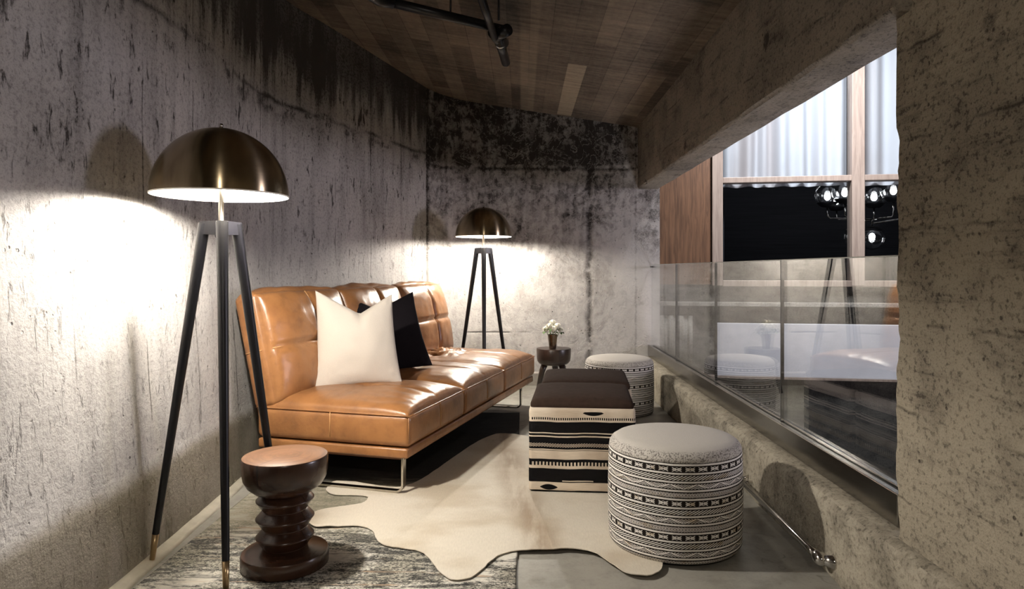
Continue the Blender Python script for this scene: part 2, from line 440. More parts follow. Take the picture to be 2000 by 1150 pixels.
# ------------------------------------------------------------------ object helpers
def link(o, parent=None):
    C.objects.link(o)
    if parent is not None: o.parent = parent
    return o
def obj(name, bm, mat, parent=None, smooth=True, loc=None, angle=None):
    me = bpy.data.meshes.new(name); bm.normal_update(); bm.to_mesh(me); bm.free()
    for mm in (mat if isinstance(mat, (list, tuple)) else [mat]): me.materials.append(M[mm])
    for p in me.polygons: p.use_smooth = smooth
    if smooth and angle is not None:
        me.set_sharp_from_angle(angle=math.radians(angle))
    o = bpy.data.objects.new(name, me)
    if loc is not None: o.location = loc
    return link(o, parent)
def tag(o, label, cat, group=None, kind=None):
    if label: o['label'] = label
    if cat: o['category'] = cat
    if group: o['group'] = group
    if kind: o['kind'] = kind
    return o
def thing(name, label, cat, loc=(0, 0, 0), rz=0.0, group=None):
    o = bpy.data.objects.new(name, None); C.objects.link(o)
    o.empty_display_size = 0.1; o.location = loc; o.rotation_euler = (0, 0, rz)
    return tag(o, label, cat, group)
def struct(o, label=None, cat=None):
    o['kind'] = 'structure'
    return tag(o, label, cat)
def dup(root, loc, rz, label, scale=None):
    r = root.copy(); C.objects.link(r); r.location = loc; r.rotation_euler = (0, 0, rz); r['label'] = label
    if scale: r.scale = (scale,) * 3
    for ch in list(root.children):
        c = ch.copy(); C.objects.link(c); c.parent = r
        for g in list(ch.children):
            d = g.copy(); C.objects.link(d); d.parent = c
    return r

def box(bm, x0, x1, y0, y1, z0, z1):
    vs = [bm.verts.new((x, y, z)) for x in (x0, x1) for y in (y0, y1) for z in (z0, z1)]
    for f in ((0, 1, 3, 2), (4, 6, 7, 5), (0, 4, 5, 1), (2, 3, 7, 6), (0, 2, 6, 4), (1, 5, 7, 3)):
        bm.faces.new([vs[i] for i in f])
    return bm
def bevel(bm, off, seg=2):
    bmesh.ops.recalc_face_normals(bm, faces=bm.faces[:])
    bmesh.ops.bevel(bm, geom=bm.edges[:], offset=off, segments=seg, profile=0.5, affect='EDGES', clamp_overlap=True)
    return bm
def bbox(x0, x1, y0, y1, z0, z1, off=0.0, seg=2):
    bm = box(bmesh.new(), x0, x1, y0, y1, z0, z1)
    bmesh.ops.recalc_face_normals(bm, faces=bm.faces[:])
    if off: bevel(bm, off, seg)
    return bm
def lathe(prof, n=64, bm=None, c=(0, 0, 0), cap=True):
    """profile (r, z) from bottom to top"""
    bm = bm or bmesh.new(); rings = []
    for r, z in prof:
        if r < 1e-6: rings.append([bm.verts.new((c[0], c[1], c[2] + z))])
        else: rings.append([bm.verts.new((c[0] + r * math.cos(2 * PI * i / n), c[1] + r * math.sin(2 * PI * i / n), c[2] + z)) for i in range(n)])
    for a, b in zip(rings, rings[1:]):
        for i in range(n):
            j = (i + 1) % n
            if len(a) == 1 and len(b) == 1: continue
            if len(a) == 1: bm.faces.new((a[0], b[j], b[i]))
            elif len(b) == 1: bm.faces.new((a[i], a[j], b[0]))
            else: bm.faces.new((a[i], a[j], b[j], b[i]))
    if cap:
        if len(rings[0]) > 1: bm.faces.new(list(reversed(rings[0])))
        if len(rings[-1]) > 1: bm.faces.new(rings[-1])
    return bm
def tube(pts, rad, n=12, bm=None, flat=None):
    """tube along points; rad a number or list; flat=(w,h) gives a rectangular bar"""
    bm = bm or bmesh.new(); pts = [Vector(p) for p in pts]; rings = []
    up0 = None
    for i, p in enumerate(pts):
        a = pts[max(i - 1, 0)]; b = pts[min(i + 1, len(pts) - 1)]
        d = (b - a).normalized()
        if up0 is None:
            up0 = Vector((1, 0, 0)) if flat else (Vector((0, 0, 1)) if abs(d.z) < 0.9 else Vector((0, 1, 0)))
        s = (up0 - d * up0.dot(d)).normalized(); up0 = s
        t = d.cross(s)
        r = rad[i] if isinstance(rad, (list, tuple)) else rad
        if flat:
            w, h = flat; rings.append([bm.verts.new(p + s * q * w / 2 + t * e * h / 2) for q, e in ((-1, -1), (1, -1), (1, 1), (-1, 1))])
        else:
            rings.append([bm.verts.new(p + (s * math.cos(2 * PI * k / n) + t * math.sin(2 * PI * k / n)) * r) for k in range(n)])
    m = len(rings[0])
    for a, b in zip(rings, rings[1:]):
        for i in range(m): bm.faces.new((a[i], a[(i + 1) % m], b[(i + 1) % m], b[i]))
    bm.faces.new(list(reversed(rings[0]))); bm.faces.new(rings[-1])
    bmesh.ops.recalc_face_normals(bm, faces=bm.faces[:])
    return bm
def sphere(bm, c, r, u=24, v=14, sc=(1, 1, 1)):
    mt = Matrix.Translation(c) @ Matrix.Diagonal((*sc, 1))
    bmesh.ops.create_uvsphere(bm, u_segments=u, v_segments=v, radius=r, matrix=mt)
    return bm
def nz(x, y, z=0.0, s=1.0): return mnoise.noise(Vector((x * s, y * s, z * s)))
def uv_set(bm, fn):
    l = bm.loops.layers.uv.verify()
    for f in bm.faces:
        for lp in f.loops: lp[l].uv = fn(lp.vert.co, f)
def lattice(nx, ny, nz_, fn):
    """closed box surface lattice; fn(a,b,c) with a,b,c in -1..1 -> Vector"""
    bm = bmesh.new(); vd = {}
    def g(i, n):
        t = 2 * i / n - 1
        return math.copysign(1 - (1 - abs(t)) ** 1.35, t)
    def vt(i, j, k):
        if (i, j, k) not in vd: vd[(i, j, k)] = bm.verts.new(fn(g(i, nx), g(j, ny), g(k, nz_)))
        return vd[(i, j, k)]
    for i in range(nx):
        for j in range(ny):
            bm.faces.new((vt(i, j, nz_), vt(i + 1, j, nz_), vt(i + 1, j + 1, nz_), vt(i, j + 1, nz_)))
            bm.faces.new((vt(i, j, 0), vt(i, j + 1, 0), vt(i + 1, j + 1, 0), vt(i + 1, j, 0)))
    for i in range(nx):
        for k in range(nz_):
            bm.faces.new((vt(i, 0, k), vt(i + 1, 0, k), vt(i + 1, 0, k + 1), vt(i, 0, k + 1)))
            bm.faces.new((vt(i, ny, k), vt(i, ny, k + 1), vt(i + 1, ny, k + 1), vt(i + 1, ny, k)))
    for j in range(ny):
        for k in range(nz_):
            bm.faces.new((vt(0, j, k), vt(0, j, k + 1), vt(0, j + 1, k + 1), vt(0, j + 1, k)))
            bm.faces.new((vt(nx, j, k), vt(nx, j + 1, k), vt(nx, j + 1, k + 1), vt(nx, j, k + 1)))
    bmesh.ops.recalc_face_normals(bm, faces=bm.faces[:])
    return bm
def rounded(q, h, r):
    inner = Vector([max(-(h[i] - r), min(h[i] - r, q[i])) for i in range(3)])
    d = Vector(q) - inner
    return inner + (d.normalized() * r if d.length > 1e-9 else d)

# ------------------------------------------------------------------ the setting
def zc(x): return 2.62 - 0.152 * x
def catmull(P, per=10):
    out = []
    for i in range(len(P) - 1):
        p0 = Vector(P[max(i - 1, 0)]); p1 = Vector(P[i]); p2 = Vector(P[i + 1]); p3 = Vector(P[min(i + 2, len(P) - 1)])
        for k in range(per):
            t = k / per
            out.append(0.5 * ((2 * p1) + (p2 - p0) * t + (2 * p0 - 5 * p1 + 4 * p2 - p3) * t * t + (3 * p1 - p0 - 3 * p2 + p3) * t ** 3))
    out.append(Vector(P[-1]))
    return out
def wall_sheet(name, plan, mat, prof, thick=0.16, top=None, rough=0.004, uv0=0.0):
    """wall along a plan polyline; prof: list of (z, offset into the room); room lies to the right of travel"""
    bm = bmesh.new(); n = len(plan); l = bm.loops.layers.uv.verify()
    s = [uv0]
    for a, b in zip(plan, plan[1:]): s.append(s[-1] + (b - a).length)
    nor = []
    for i in range(n):
        d = (plan[min(i + 1, n - 1)] - plan[max(i - 1, 0)]).normalized(); nor.append(Vector((d.y, -d.x)))
    cols = []
    for i in range(n):
        col = []
        for z, off in prof:
            q = plan[i] + nor[i] * (off + rough * (nz(s[i] * 4, z * 4, 1.3) + 0.6 * nz(s[i] * 13, z * 9, 5)))
            col.append((bm.verts.new((q.x, q.y, z)), s[i], z))
        q = plan[i] - nor[i] * thick
        col.append((bm.verts.new((q.x, q.y, prof[-1][0])), s[i], prof[-1][0] + thick))
        col.append((bm.verts.new((q.x, q.y, prof[0][0])), s[i], prof[-1][0] + 2 * thick))
        cols.append(col)
    m = len(cols[0])
    for a, b in zip(cols, cols[1:]):
        for k in range(m):
            q = (a[k], b[k], b[(k + 1) % m], a[(k + 1) % m])
            f = bm.faces.new([t[0] for t in q])
            for lp, t in zip(f.loops, q): lp[l].uv = (t[1], t[2])
    for col in (cols[0], cols[-1]):
        f = bm.faces.new([t[0] for t in col])
        for lp, t in zip(f.loops, col): lp[l].uv = (t[0].co.x, t[2])
    bmesh.ops.recalc_face_normals(bm, faces=bm.faces[:])
    return obj(name, bm, mat, None, True, angle=40)
def prof_steps(pts, step=0.05):
    out = []
    for (z0, o0), (z1, o1) in zip(pts, pts[1:]):
        k = max(1, int((z1 - z0) / step))
        for i in range(k): out.append((z0 + (z1 - z0) * i / k, o0 + (o1 - o0) * i / k))
    out.append(pts[-1]); return out

left_plan = catmull([(-1.42, -1.7), (-1.42, 0.0), (-1.44, 1.2), (-1.47, 2.35), (-1.515, 3.2), (-1.55, 3.9), (-1.535, 4.45), (-1.38, 4.85), (-1.19, 5.36), (-0.875, 6.21)], 14)
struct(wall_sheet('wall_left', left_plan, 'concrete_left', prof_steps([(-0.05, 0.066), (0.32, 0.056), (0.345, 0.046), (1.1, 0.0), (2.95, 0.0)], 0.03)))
back_plan = catmull([(-0.875, 6.21), (-0.76, 6.37), (-0.59, 6.47), (-0.30, 6.505), (0.0, 6.5), (0.5, 6.5), (1.10, 6.5), (1.31, 6.5)], 14)
struct(wall_sheet('wall_back', back_plan, 'concrete_back', prof_steps([(-0.05, 0.03), (0.115, 0.03), (0.128, 0.0), (2.95, 0.0)])))
# mortar fillet along the foot of the curved wall
bm = bmesh.new(); pr = None
lp = [p for p in left_plan if 0.8 < p.y < 5.0]
for i, p in enumerate(lp):
    q = lp[min(i + 1, len(lp) - 1)]; r = lp[max(i - 1, 0)]; d = (q - r).normalized(); nn = Vector((d.y, -d.x))
    w = 0.125 + 0.010 * nz(p.y * 5, 0, 2)
    row = [bm.verts.new((*(p + nn * 0.05), 0.020)), bm.verts.new((*(p + nn * 0.08), 0.010)), bm.verts.new((*(p + nn * (w - 0.03)), 0.006)), bm.verts.new((*(p + nn * w), -0.002)), bm.verts.new((*(p + nn * 0.05), -0.002))]
    if pr:
        for k in range(5): bm.faces.new((pr[k], row[k], row[(k + 1) % 5], pr[(k + 1) % 5]))
    else: bm.faces.new(row)
    pr = row
bm.faces.new(list(reversed(pr))); bmesh.ops.recalc_face_normals(bm, faces=bm.faces[:])
struct(obj('baseboard_left', bm, 'mortar'))

o = struct(obj('floor', bbox(-1.75, 1.25, -1.8, 6.7, -0.15, 0.0), 'floor', None, False))
# sloping board-marked ceiling
bm = bmesh.new()
for x, dz in ((-2.0, 0), (1.40, 0), (1.40, 0.2), (-2.0, 0.2)):
    for y in (-1.8, 6.9): bm.verts.new((x, y, zc(x) + dz))
bm.verts.ensure_lookup_table(); vv = bm.verts
for f in ((0, 1, 3, 2), (4, 5, 7, 6), (0, 2, 4, 6), (1, 7, 5, 3), (0, 6, 7, 1), (2, 3, 5, 4)): bm.faces.new([vv[i] for i in f])
bmesh.ops.recalc_face_normals(bm, faces=bm.faces[:])
struct(obj('ceiling', bm, 'ceiling', None, False))

def rough_block(name, x0, x1, y0, y1, z0, z1, mat, step=0.05, amp=0.006, edge=0.012, rnd=0.012, kind='structure', axis='y'):
    """concrete block with worn edges"""
    h = Vector(((x1 - x0) / 2, (y1 - y0) / 2, (z1 - z0) / 2)); c = Vector(((x0 + x1) / 2, (y0 + y1) / 2, (z0 + z1) / 2))
    bm = bmesh.new(); vd = {}
    ns = [max(3, min(120, int(2 * h[i] / step))) for i in range(3)]
    def pos(i, n, hh):
        t = 2 * i / n - 1
        e = min(0.9, rnd * 1.0 / hh)
        if i == 1: t = -1 + e
        if i == n - 1: t = 1 - e
        return t * hh
    def vt(i, j, k):
        if (i, j, k) not in vd:
            q = Vector((pos(i, ns[0], h.x), pos(j, ns[1], h.y), pos(k, ns[2], h.z)))
            on = sum((i in (0, ns[0]), j in (0, ns[1]), k in (0, ns[2])))
            w = c + q
            p = rounded(q, h, rnd) + c
            d = Vector((nz(w.x * 3 + 9, w.y * 3, w.z * 3), nz(w.x * 3, w.y * 3 + 7, w.z * 3), nz(w.x * 3, w.y * 3, w.z * 3 + 3))) * amp
            if on >= 2:
                k2 = 0.5 + 0.5 * nz(w.x * 9, w.y * 9, w.z * 9 + 1) + 0.5 * nz(w.x * 27, w.y * 27, w.z * 27)
                d += (c + Vector([max(-h[t] + edge * 3, min(h[t] - edge * 3, q[t])) for t in range(3)]) - p).normalized() * edge * max(0.0, k2)
            vd[(i, j, k)] = bm.verts.new(p + d)
        return vd[(i, j, k)]
    nx, ny, n3 = ns
    def fc(*a): bm.faces.new([vt(*q) for q in a])
    for i in range(nx):
        for j in range(ny):
            for k in (0, n3): fc((i, j, k), (i + 1, j, k), (i + 1, j + 1, k), (i, j + 1, k))
    for i in range(nx):
        for k in range(n3):
            for j in (0, ny): fc((i, j, k), (i + 1, j, k), (i + 1, j, k + 1), (i, j, k + 1))
    for j in range(ny):
        for k in range(n3):
            for i in (0, nx): fc((i, j, k), (i, j + 1, k), (i, j + 1, k + 1), (i, j, k + 1))
    bmesh.ops.recalc_face_normals(bm, faces=bm.faces[:])
    def uv(co, f):
        n = f.normal
        if abs(n.x) > 0.7: return (co.y, co.z)
        if abs(n.z) > 0.7: return (co.y, co.x + 5)
        return (co.x + 9, co.z)
    uv_set(bm, uv)
    o = obj(name, bm, mat, None, True, angle=45); o['kind'] = kind
    return o
rough_block('beam', 1.10, 1.305, 2.0, 6.52, 1.865, 2.60, 'concrete_beam', 0.05, 0.004, 0.010, 0.015)
rough_block('curb', 1.10, 1.32, 0.0, 6.50, -0.02, 0.28, 'concrete_curb', 0.04, 0.008, 0.012, 0.03)
rough_block('wall_right', 1.145, 1.50, -1.7, 2.105, 0.27, 2.75, 'concrete_right', 0.022, 0.005, 0.02, 0.012)
for v in bpy.data.objects['wall_right'].data.vertices:
    w = max(0.0, min(1.0, (v.co.y - 2.0) / 0.09))
    v.co.y -= w * (0.004 + 0.030 * max(0.0, nz(v.co.z * 6, 3.3, 1) + 0.5 * nz(v.co.z * 19, 1.3, 4)) + 0.012 * max(0.0, nz(v.co.z * 40, 8.3, 1)))
struct(obj('wall_front', bbox(-1.75, 1.6, -1.95, -1.75, -0.1, 2.95), 'concrete_void', None, False))

# ------------------------------------------------------------------ beyond the opening
WD = 8.0; WANG = math.radians(-9.0)          # far facade: at x=2.28 (frame edge), turned so its right side is nearer
wo = Vector((2.28, WD)); wx = Vector((math.cos(WANG), math.sin(WANG))); wy = Vector((-wx.y, wx.x))
def wpx(px):            # distance along the facade seen at a pixel column
    k = (px - CX) / F
    return (k * wo.y - wo.x) / (wx.x - k * wx.y)
def wz(px, py):
    s = wpx(px); d = wo.y + wx.y * s
    return EYE + (CY - py) / F * d
facade = Matrix.Translation((wo.x, wo.y, 0)) @ Matrix.Rotation(WANG, 4, 'Z')
def place(o): o.matrix_world = facade; return o
SE = wpx(1760) + 2.5
ztr = wz(1530, 350); zbot = wz(1560, 551)
# concrete below the window
bm = bbox(-1.2, SE, 0.02, 0.30, -3.2, zbot - 0.03)
uv_set(bm, lambda co, f: (co.x, co.z))
struct(place(obj('wall_courtyard', bm, 'concrete_dark', None, False)))
bm = bbox(-1.2, SE, -0.10, 0.10, wz(1500, 598), wz(1500, 590), 0.006)
uv_set(bm, lambda co, f: (co.x, co.y + co.z))
struct(place(obj('trim_1', bm, 'concrete_void', None, False)))
# wood veneer panel beside the window
struct(place(obj('wall_veneer', bbox(-1.3, wpx(1389), 0.0, 0.12, zbot - 0.03, 5.0, 0.004), 'veneer', None, False)))
simple('pale_paint', (0.55, 0.55, 0.60), 0.7, 0, 0.3, 0.2, 3.0)
struct(place(obj('trim_3', bbox(wpx(1398), SE, -0.06, 0.02, wz(1560, 736), wz(1560, 632), 0.005), 'pale_paint', None, False)))
struct(place(obj('trim_4', bbox(wpx(1330), SE, -0.075, 0.02, wz(1560, 740), wz(1560, 735.5), 0.003), 'oak_frame', None, False)))
# corrugated sheet lower left
bm = bmesh.new(); pr = None; N = 120; S0, S1 = wpx(1286), wpx(1352)
for i in range(N + 1):
    s = S0 + (S1 - S0) * i / N
    y = -0.03 - 0.018 * max(-0.55, min(0.55, math.sin((s - S0) * 2 * PI / 0.115))) / 0.55
    a = (bm.verts.new((s, y, wz(1320, 702))), bm.verts.new((s, y, wz(1320, 616))), bm.verts.new((s, 0.03, wz(1320, 616))), bm.verts.new((s, 0.03, wz(1320, 702))))
    if pr:
        for k in range(4): bm.faces.new((pr[k], a[k], a[(k + 1) % 4], pr[(k + 1) % 4]))
    pr = a
bmesh.ops.recalc_face_normals(bm, faces=bm.faces[:]); uv_set(bm, lambda co, f: (co.x, co.z))
struct(place(obj('trim_2', bm, 'concrete_void', None, True)))
# window: frame bars, dark panes
win = thing('window_1', None, None, (0, 0, 0)); win.matrix_world = facade; win['kind'] = 'structure'
m1a, m1b = wpx(1390), wpx(1411); m2a, m2b = wpx(1661), wpx(1686)
def wbar(x0, x1, z0, z1, y0=-0.05, y1=0.12):
    return obj('frame', bbox(x0, x1, y0, y1, z0, z1, 0.006), 'oak_frame', win, False)
wbar(m1a, m1b, zbot - 0.04, 5.0); wbar(m2a, m2b, zbot - 0.04, 5.0, -0.06)
wbar(m1b, SE, ztr - 0.035, ztr + 0.03, -0.04); wbar(m1b, SE, zbot - 0.05, zbot + 0.02, -0.05)
wbar(m1b, SE, 4.6, 4.7)
for a, b in ((m1b, m2a), (m2b, SE)):
    obj('pane', bbox(a, b, 0.03, 0.042, ztr + 0.03, 4.6), 'window_glass', win, False)
    obj('pane', bbox(a, b, 0.03, 0.042, zbot + 0.02, ztr - 0.035), 'window_glass', win, False)
# dark room behind the panes
simple('dark_room', (0.030, 0.030, 0.034), 0.7, 0, 0.2, 0.5, 3.0, 0.0, (0.4, 1, 12))
bm = bbox(-0.4, SE + 0.4, 2.6, 2.75, -0.3, 5.0)
struct(place(obj('wall_beyond', bm, 'dark_room', None, False)))
struct(place(obj('floor_beyond', bbox(-0.4, SE + 0.4, 0.31, 2.6, zbot - 0.4, zbot - 0.3), 'dark_room', None, False)))
struct(place(obj('wall_partition', bbox(m1b - 0.02, m1b + 0.06, 0.32, 2.6, -0.3, 5.0), 'dark_room', None, False)))
struct(place(obj('wall_partition_end', bbox(SE + 0.3, SE + 0.4, 0.13, 2.75, -0.3, 5.0), 'dark_room', None, False)))
# sheer curtains in the upper panes (their hem hangs just below the transom)
def curtain(s0, s1, label, seed):
    bm = bmesh.new(); rows = []
    n = int((s1 - s0) / 0.012)
    for k in range(20):
        zz = (ztr - 0.065) + (4.6 - ztr + 0.065) * k / 19
        row = []
        for i in range(n + 1):
            s = s0 + (s1 - s0) * i / n
            hem = 0.012 * nz(s * 6, seed) if k == 0 else 0
            ph = s * 2 * PI / 0.21 + 4.5 * nz(s * 2.0, seed, 3) + 0.6 * (zz - 2) * nz(s * 1.5, seed, 9)
            y = 0.19 + 0.045 * math.sin(ph) + 0.035 * math.sin(ph * 0.41 + seed)
            row.append(bm.verts.new((s, y, zz + hem)))
        rows.append(row)
    for a, b in zip(rows, rows[1:]):
        for i in range(n): bm.faces.new((a[i], a[i + 1], b[i + 1], b[i]))
    o = obj('sheer_curtain', bm, 'curtain'); place(o)
    return tag(o, label, 'curtain', 'sheer curtains behind the far window')
curtain(m1b + 0.01, m2a + 0.03, 'wide white sheer curtain in the upper window pane beside the wood panel', 1.0)
curtain(m2b - 0.03, SE, 'white sheer curtain strip in the upper window pane next to the rough pillar', 4.0)
# globe chandelier in the dark room
ch = thing('globe_chandelier', 'globe chandelier with clear glass balls glowing behind the dark lower window panes', 'chandelier'); ch.matrix_world = facade
CYD = 0.95
def cpt(px, py, yy=CYD):
    """facade-space point at depth yy behind the facade plane seen at pixel"""
    k = (px - CX) / F
    bx = wo.x + wy.x * yy; by = wo.y + wy.y * yy
    s = (k * by - bx) / (wx.x - k * wx.y)
    d = by + wx.y * s
    return Vector((s, yy, EYE + (CY - py) / F * d))
def globe(px, py, rpx, yy, up=True):
    c = cpt(px, py, yy); r = 1.08 * rpx / F * (WD + yy - 0.15)
    g = obj('globe', sphere(bmesh.new(), c, r, 28, 18), 'globe_glass', ch)
    s = 1 if up else -1
    bm = lathe([(0.001, -r * 1.02), (r * 0.45, -r * 0.97), (r * 0.8, -r * 0.66), (r * 0.81, -r * 0.60), (0.001, -r * 0.60)] if up else [(0.001, r * 0.60), (r * 0.81, r * 0.60), (r * 0.8, r * 0.66), (r * 0.45, r * 0.97), (0.001, r * 1.02)], 24, None, c)
    obj('cup', bm, 'dark_iron', g)
    obj('bulb', sphere(bmesh.new(), c - Vector((0, 0, s * r * 0.12)), r * 0.25, 16, 10, (1, 1, 1.25)), 'globe_bulb_lit', g)
    return c, r
G = [globe(1616, 381, 22, 0.95), globe(1634, 390, 20, 1.25), globe(1650, 374, 22, 0.8), globe(1707, 382, 22, 0.95), globe(1745, 370, 22, 0.8)]
G2 = [globe(1703, 465, 21, 0.95, False), globe(1672, 462, 20, 1.2, False)]
hub = cpt(1706, 428)
for (c, r) in G:
    a = c - Vector((0, 0, r)); b = Vector((a.x, a.y, hub.z + 0.02))
    obj('arm', tube([a, b + Vector((0, 0, 0.03)), b.lerp(hub, 0.06), hub], 0.011, 10), 'chrome', ch)
for (c, r) in G2:
    a = c + Vector((0, 0, r)); b = Vector((a.x, a.y, hub.z - 0.02))
    obj('arm', tube([a, b, hub], 0.011, 10), 'chrome', ch)
obj('stem', tube([hub - Vector((0, 0, 0.05)), hub + Vector((0.45, 0, 0.02)), hub + Vector((0.55, 0, 0.1)), hub + Vector((0.55, 0, 2.2))], 0.014, 10), 'chrome', ch)
struct(place(obj('ceiling_beyond', bbox(-0.4, SE + 0.4, 0.13, 2.75, 4.75, 4.85), 'dark_room', None, False)))
# shaft around the void
struct(obj('wall_shaft', bbox(1.14, 1.295, 6.665, 8.6, -3.2, 5.0), 'concrete_dark', None, False))
struct(obj('wall_shaft_side', bbox(7.2, 7.4, 0.5, 8.8, -3.2, 5.0), 'concrete_dark', None, False))
simple('dark_blue_floor', (0.014, 0.015, 0.024), 0.6)
struct(obj('floor_lower', bbox(1.25, 7.2, 0.3, 8.8, -3.3, -3.2), 'dark_blue_floor', None, False))
struct(obj('wall_below', bbox(1.15, 1.31, 0.3, 6.5, -3.2, -0.16), 'concrete_void', None, False))

# ------------------------------------------------------------------ glass balustrade
bal = thing('glass_balustrade', 'frameless glass balustrade in a brushed steel base rail on the concrete curb', 'balustrade', (1.225, 4.3, 0.28))
def bx(x0, x1, y0, y1, z0, z1, off=0.0): return bbox(x0 - 1.225, x1 - 1.225, y0 - 4.3, y1 - 4.3, z0 - 0.28, z1 - 0.28, off)
rail = obj('base_rail', bx(1.188, 1.214, 2.16, 6.46, 0.282, 0.388, 0.003), 'steel', bal, False)
obj('rail_back', bx(1.236, 1.262, 2.16, 6.46, 0.282, 0.388, 0.003), 'steel', rail, False)
obj('gasket', bx(1.214, 1.236, 2.16, 6.46, 0.284, 0.376), 'joint_seal', rail, False)
ys = [2.165, 3.215, 4.315, 5.42, 6.44]
for a, b in zip(ys, ys[1:]):
    p = obj('glass_panel', bx(1.2175, 1.2325, a + 0.0042, b - 0.0042, 0.376, 1.142), 'clear_glass', bal, False)
    obj('polished_edge', bx(1.2175, 1.2325, a + 0.0042, b - 0.0042, 1.1425, 1.1465), 'glass_edge', p, False)
for yj in ys[1:-1]: obj('joint', bx(1.2175, 1.2325, yj - 0.0035, yj + 0.0035, 0.378, 1.14), 'joint_seal', bal, False)
br = obj('wall_bracket', tube([(1.225 - 1.225, 6.492 - 4.3, 1.125 - 0.28), (0, 6.36 - 4.3, 1.125 - 0.28)], 0.009, 12), 'dark_iron', bal)
tag(br, 'dark standoff bracket fixed to the end wall', None)
# foot rail along the curb
fr = thing('foot_rail', 'low chrome pipe rail running along the foot of the concrete curb', 'rail', (1.06, 2.9, 0.0))
obj('pipe', tube([(0, 0.62, 0.075), (0, -0.30, 0.075), (0.004, -0.36, 0.070), (0.008, -0.42, 0.066)], [0.0125, 0.0125, 0.013, 0.017], 16), 'chrome', fr)
k = obj('knuckle', sphere(bmesh.new(), (0.004, -0.455, 0.068), 0.027, 20, 12, (0.9, 1.35, 0.95)), 'chrome', fr)
fl = tube([(0.006, -0.47, 0.068), (0.032, -0.49, 0.068), (0.052, -0.49, 0.068)], [0.016, 0.022, 0.036], 20)
obj('wall_flange', fl, 'chrome', fr)
obj('bracket', tube([(0.0, 0.36, 0.078), (0.02, 0.36, 0.085), (0.048, 0.36, 0.085)], 0.007, 10), 'chrome', fr)
obj('bracket', tube([(0.0, 0.42, 0.078), (0.048, 0.42, 0.10)], 0.006, 10), 'chrome', fr)

# ------------------------------------------------------------------ ceiling pipes
def zt(px, py, z):
    d = (z - EYE) * F / (CY - py); return Vector(((px - CX) / F * d, d, z))
sp = thing('sprinkler_pipe', 'black iron pipe run with elbows and hangers under the board-marked ceiling', 'pipe', (-0.12, 4.0, 2.5))
O = Vector((-0.12, 4.0, 2.5))
pa0, pa1 = zt(762, 4, 2.52), zt(984, 58, 2.50)
obj('cross_pipe', tube([pa0 - O, pa1 - O], 0.026, 16), 'dark_iron', sp)
e = tube([pa0 - O + Vector((0.02, 0.0, 0)), pa0 - O + Vector((-0.05, -0.03, 0.005)), pa0 - O + Vector((-0.09, -0.10, 0.01)), pa0 - O + Vector((-0.10, -0.5, 0.01))], [0.036, 0.038, 0.036, 0.026], 16)
obj('elbow', e, 'dark_iron', sp)
pb0, pb1 = zt(935, -20, 2.44), zt(966, 74, 2.43)
obj('main_pipe', tube([pb0 - O, pb1 - O], 0.021, 16), 'dark_iron', sp)
pc0, pc1 = zt(972, 66, 2.46), zt(988, 122, 2.45)
obj('tee', tube([zt(966, 62, 2.47) - O, zt(982, 84, 2.47) - O], [0.042, 0.038], 16), 'dark_iron', sp)
obj('drop_pipe', tube([pc0 - O, pc1 - O], 0.029, 16), 'dark_iron', sp)
obj('coupling', tube([zt(968, 70, 2.46) - O, zt(992, 58, 2.46) - O], 0.034, 14), 'dark_iron', sp)
rg = bmesh.new()
dv = (pc1 - pc0).normalized()
q = pc0.lerp(pc1, 0.30)
lathe([(0.031, -0.005), (0.034, 0.0), (0.031, 0.005)], 20, rg)
bmesh.ops.transform(rg, matrix=Matrix.Translation(q - O) @ dv.to_track_quat('Z', 'Y').to_matrix().to_4x4(), verts=rg.verts[:])
tag(obj('clip', rg, 'chrome', sp), 'bright metal clip ring', None)
obj('hanger', tube([zt(974, 40, 2.47) - O, zt(974, 40, 2.47) - O + Vector((0, 0, 0.16))], 0.006, 8), 'dark_iron', sp)
obj('hanger', tube([zt(880, 34, 2.51) - O, zt(880, 34, 2.51) - O + Vector((0, 0, 0.18))], 0.006, 8), 'dark_iron', sp)

# ------------------------------------------------------------------ floor coverings
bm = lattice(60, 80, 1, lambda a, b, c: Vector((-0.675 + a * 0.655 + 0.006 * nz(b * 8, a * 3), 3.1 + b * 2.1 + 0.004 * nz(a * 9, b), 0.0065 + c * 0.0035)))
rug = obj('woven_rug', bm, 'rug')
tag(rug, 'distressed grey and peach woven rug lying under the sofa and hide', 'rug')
hp = [(634, 963), (648, 973), (690, 973), (721, 975), (714, 989), (656, 997), (613, 1005), (599, 1023), (613, 1038), (650, 1036), (681, 1034), (710, 1035), (730, 1044), (735, 1062), (751, 1074), (790, 1079), (822, 1084), (837, 1097), (857, 1125), (878, 1140), (900, 1142), (925, 1135), (958, 1105), (973, 1092), (1009, 1082), (1060, 1083), (1117, 1079), (1164, 1087), (1196, 1111), (1227, 1130), (1270, 1134), (1297, 1119), (1290, 1080), (1262, 1030), (1245, 985), (1262, 950), (1255, 915), (1215, 890), (1150, 878), (1090, 868), (1040, 858), (1000, 852), (965, 852), (930, 868), (895, 892), (850, 925), (810, 950), (770, 960), (700, 948), (650, 944)]
hw = [floor_pt(*p) for p in hp]
def inside(p, poly):
    r = False; j = len(poly) - 1
    for i in range(len(poly)):
        a, b = poly[i], poly[j]
        if (a.y > p.y) != (b.y > p.y) and p.x < (b.x - a.x) * (p.y - a.y) / (b.y - a.y) + a.x: r = not r
        j = i
    return r
def smooth_closed(P, it=2):
    for _ in range(it):
        out = []
        for i in range(len(P)):
            a_, b_ = P[i], P[(i + 1) % len(P)]
            out += [a_.lerp(b_, 0.22), a_.lerp(b_, 0.78)]
        P = out
    return P
hs = smooth_closed(hw, 2)
hs = [p + Vector((nz(p.x * 30, p.y * 30), nz(p.x * 30, p.y * 30 + 5))) * 0.004 for p in hs]
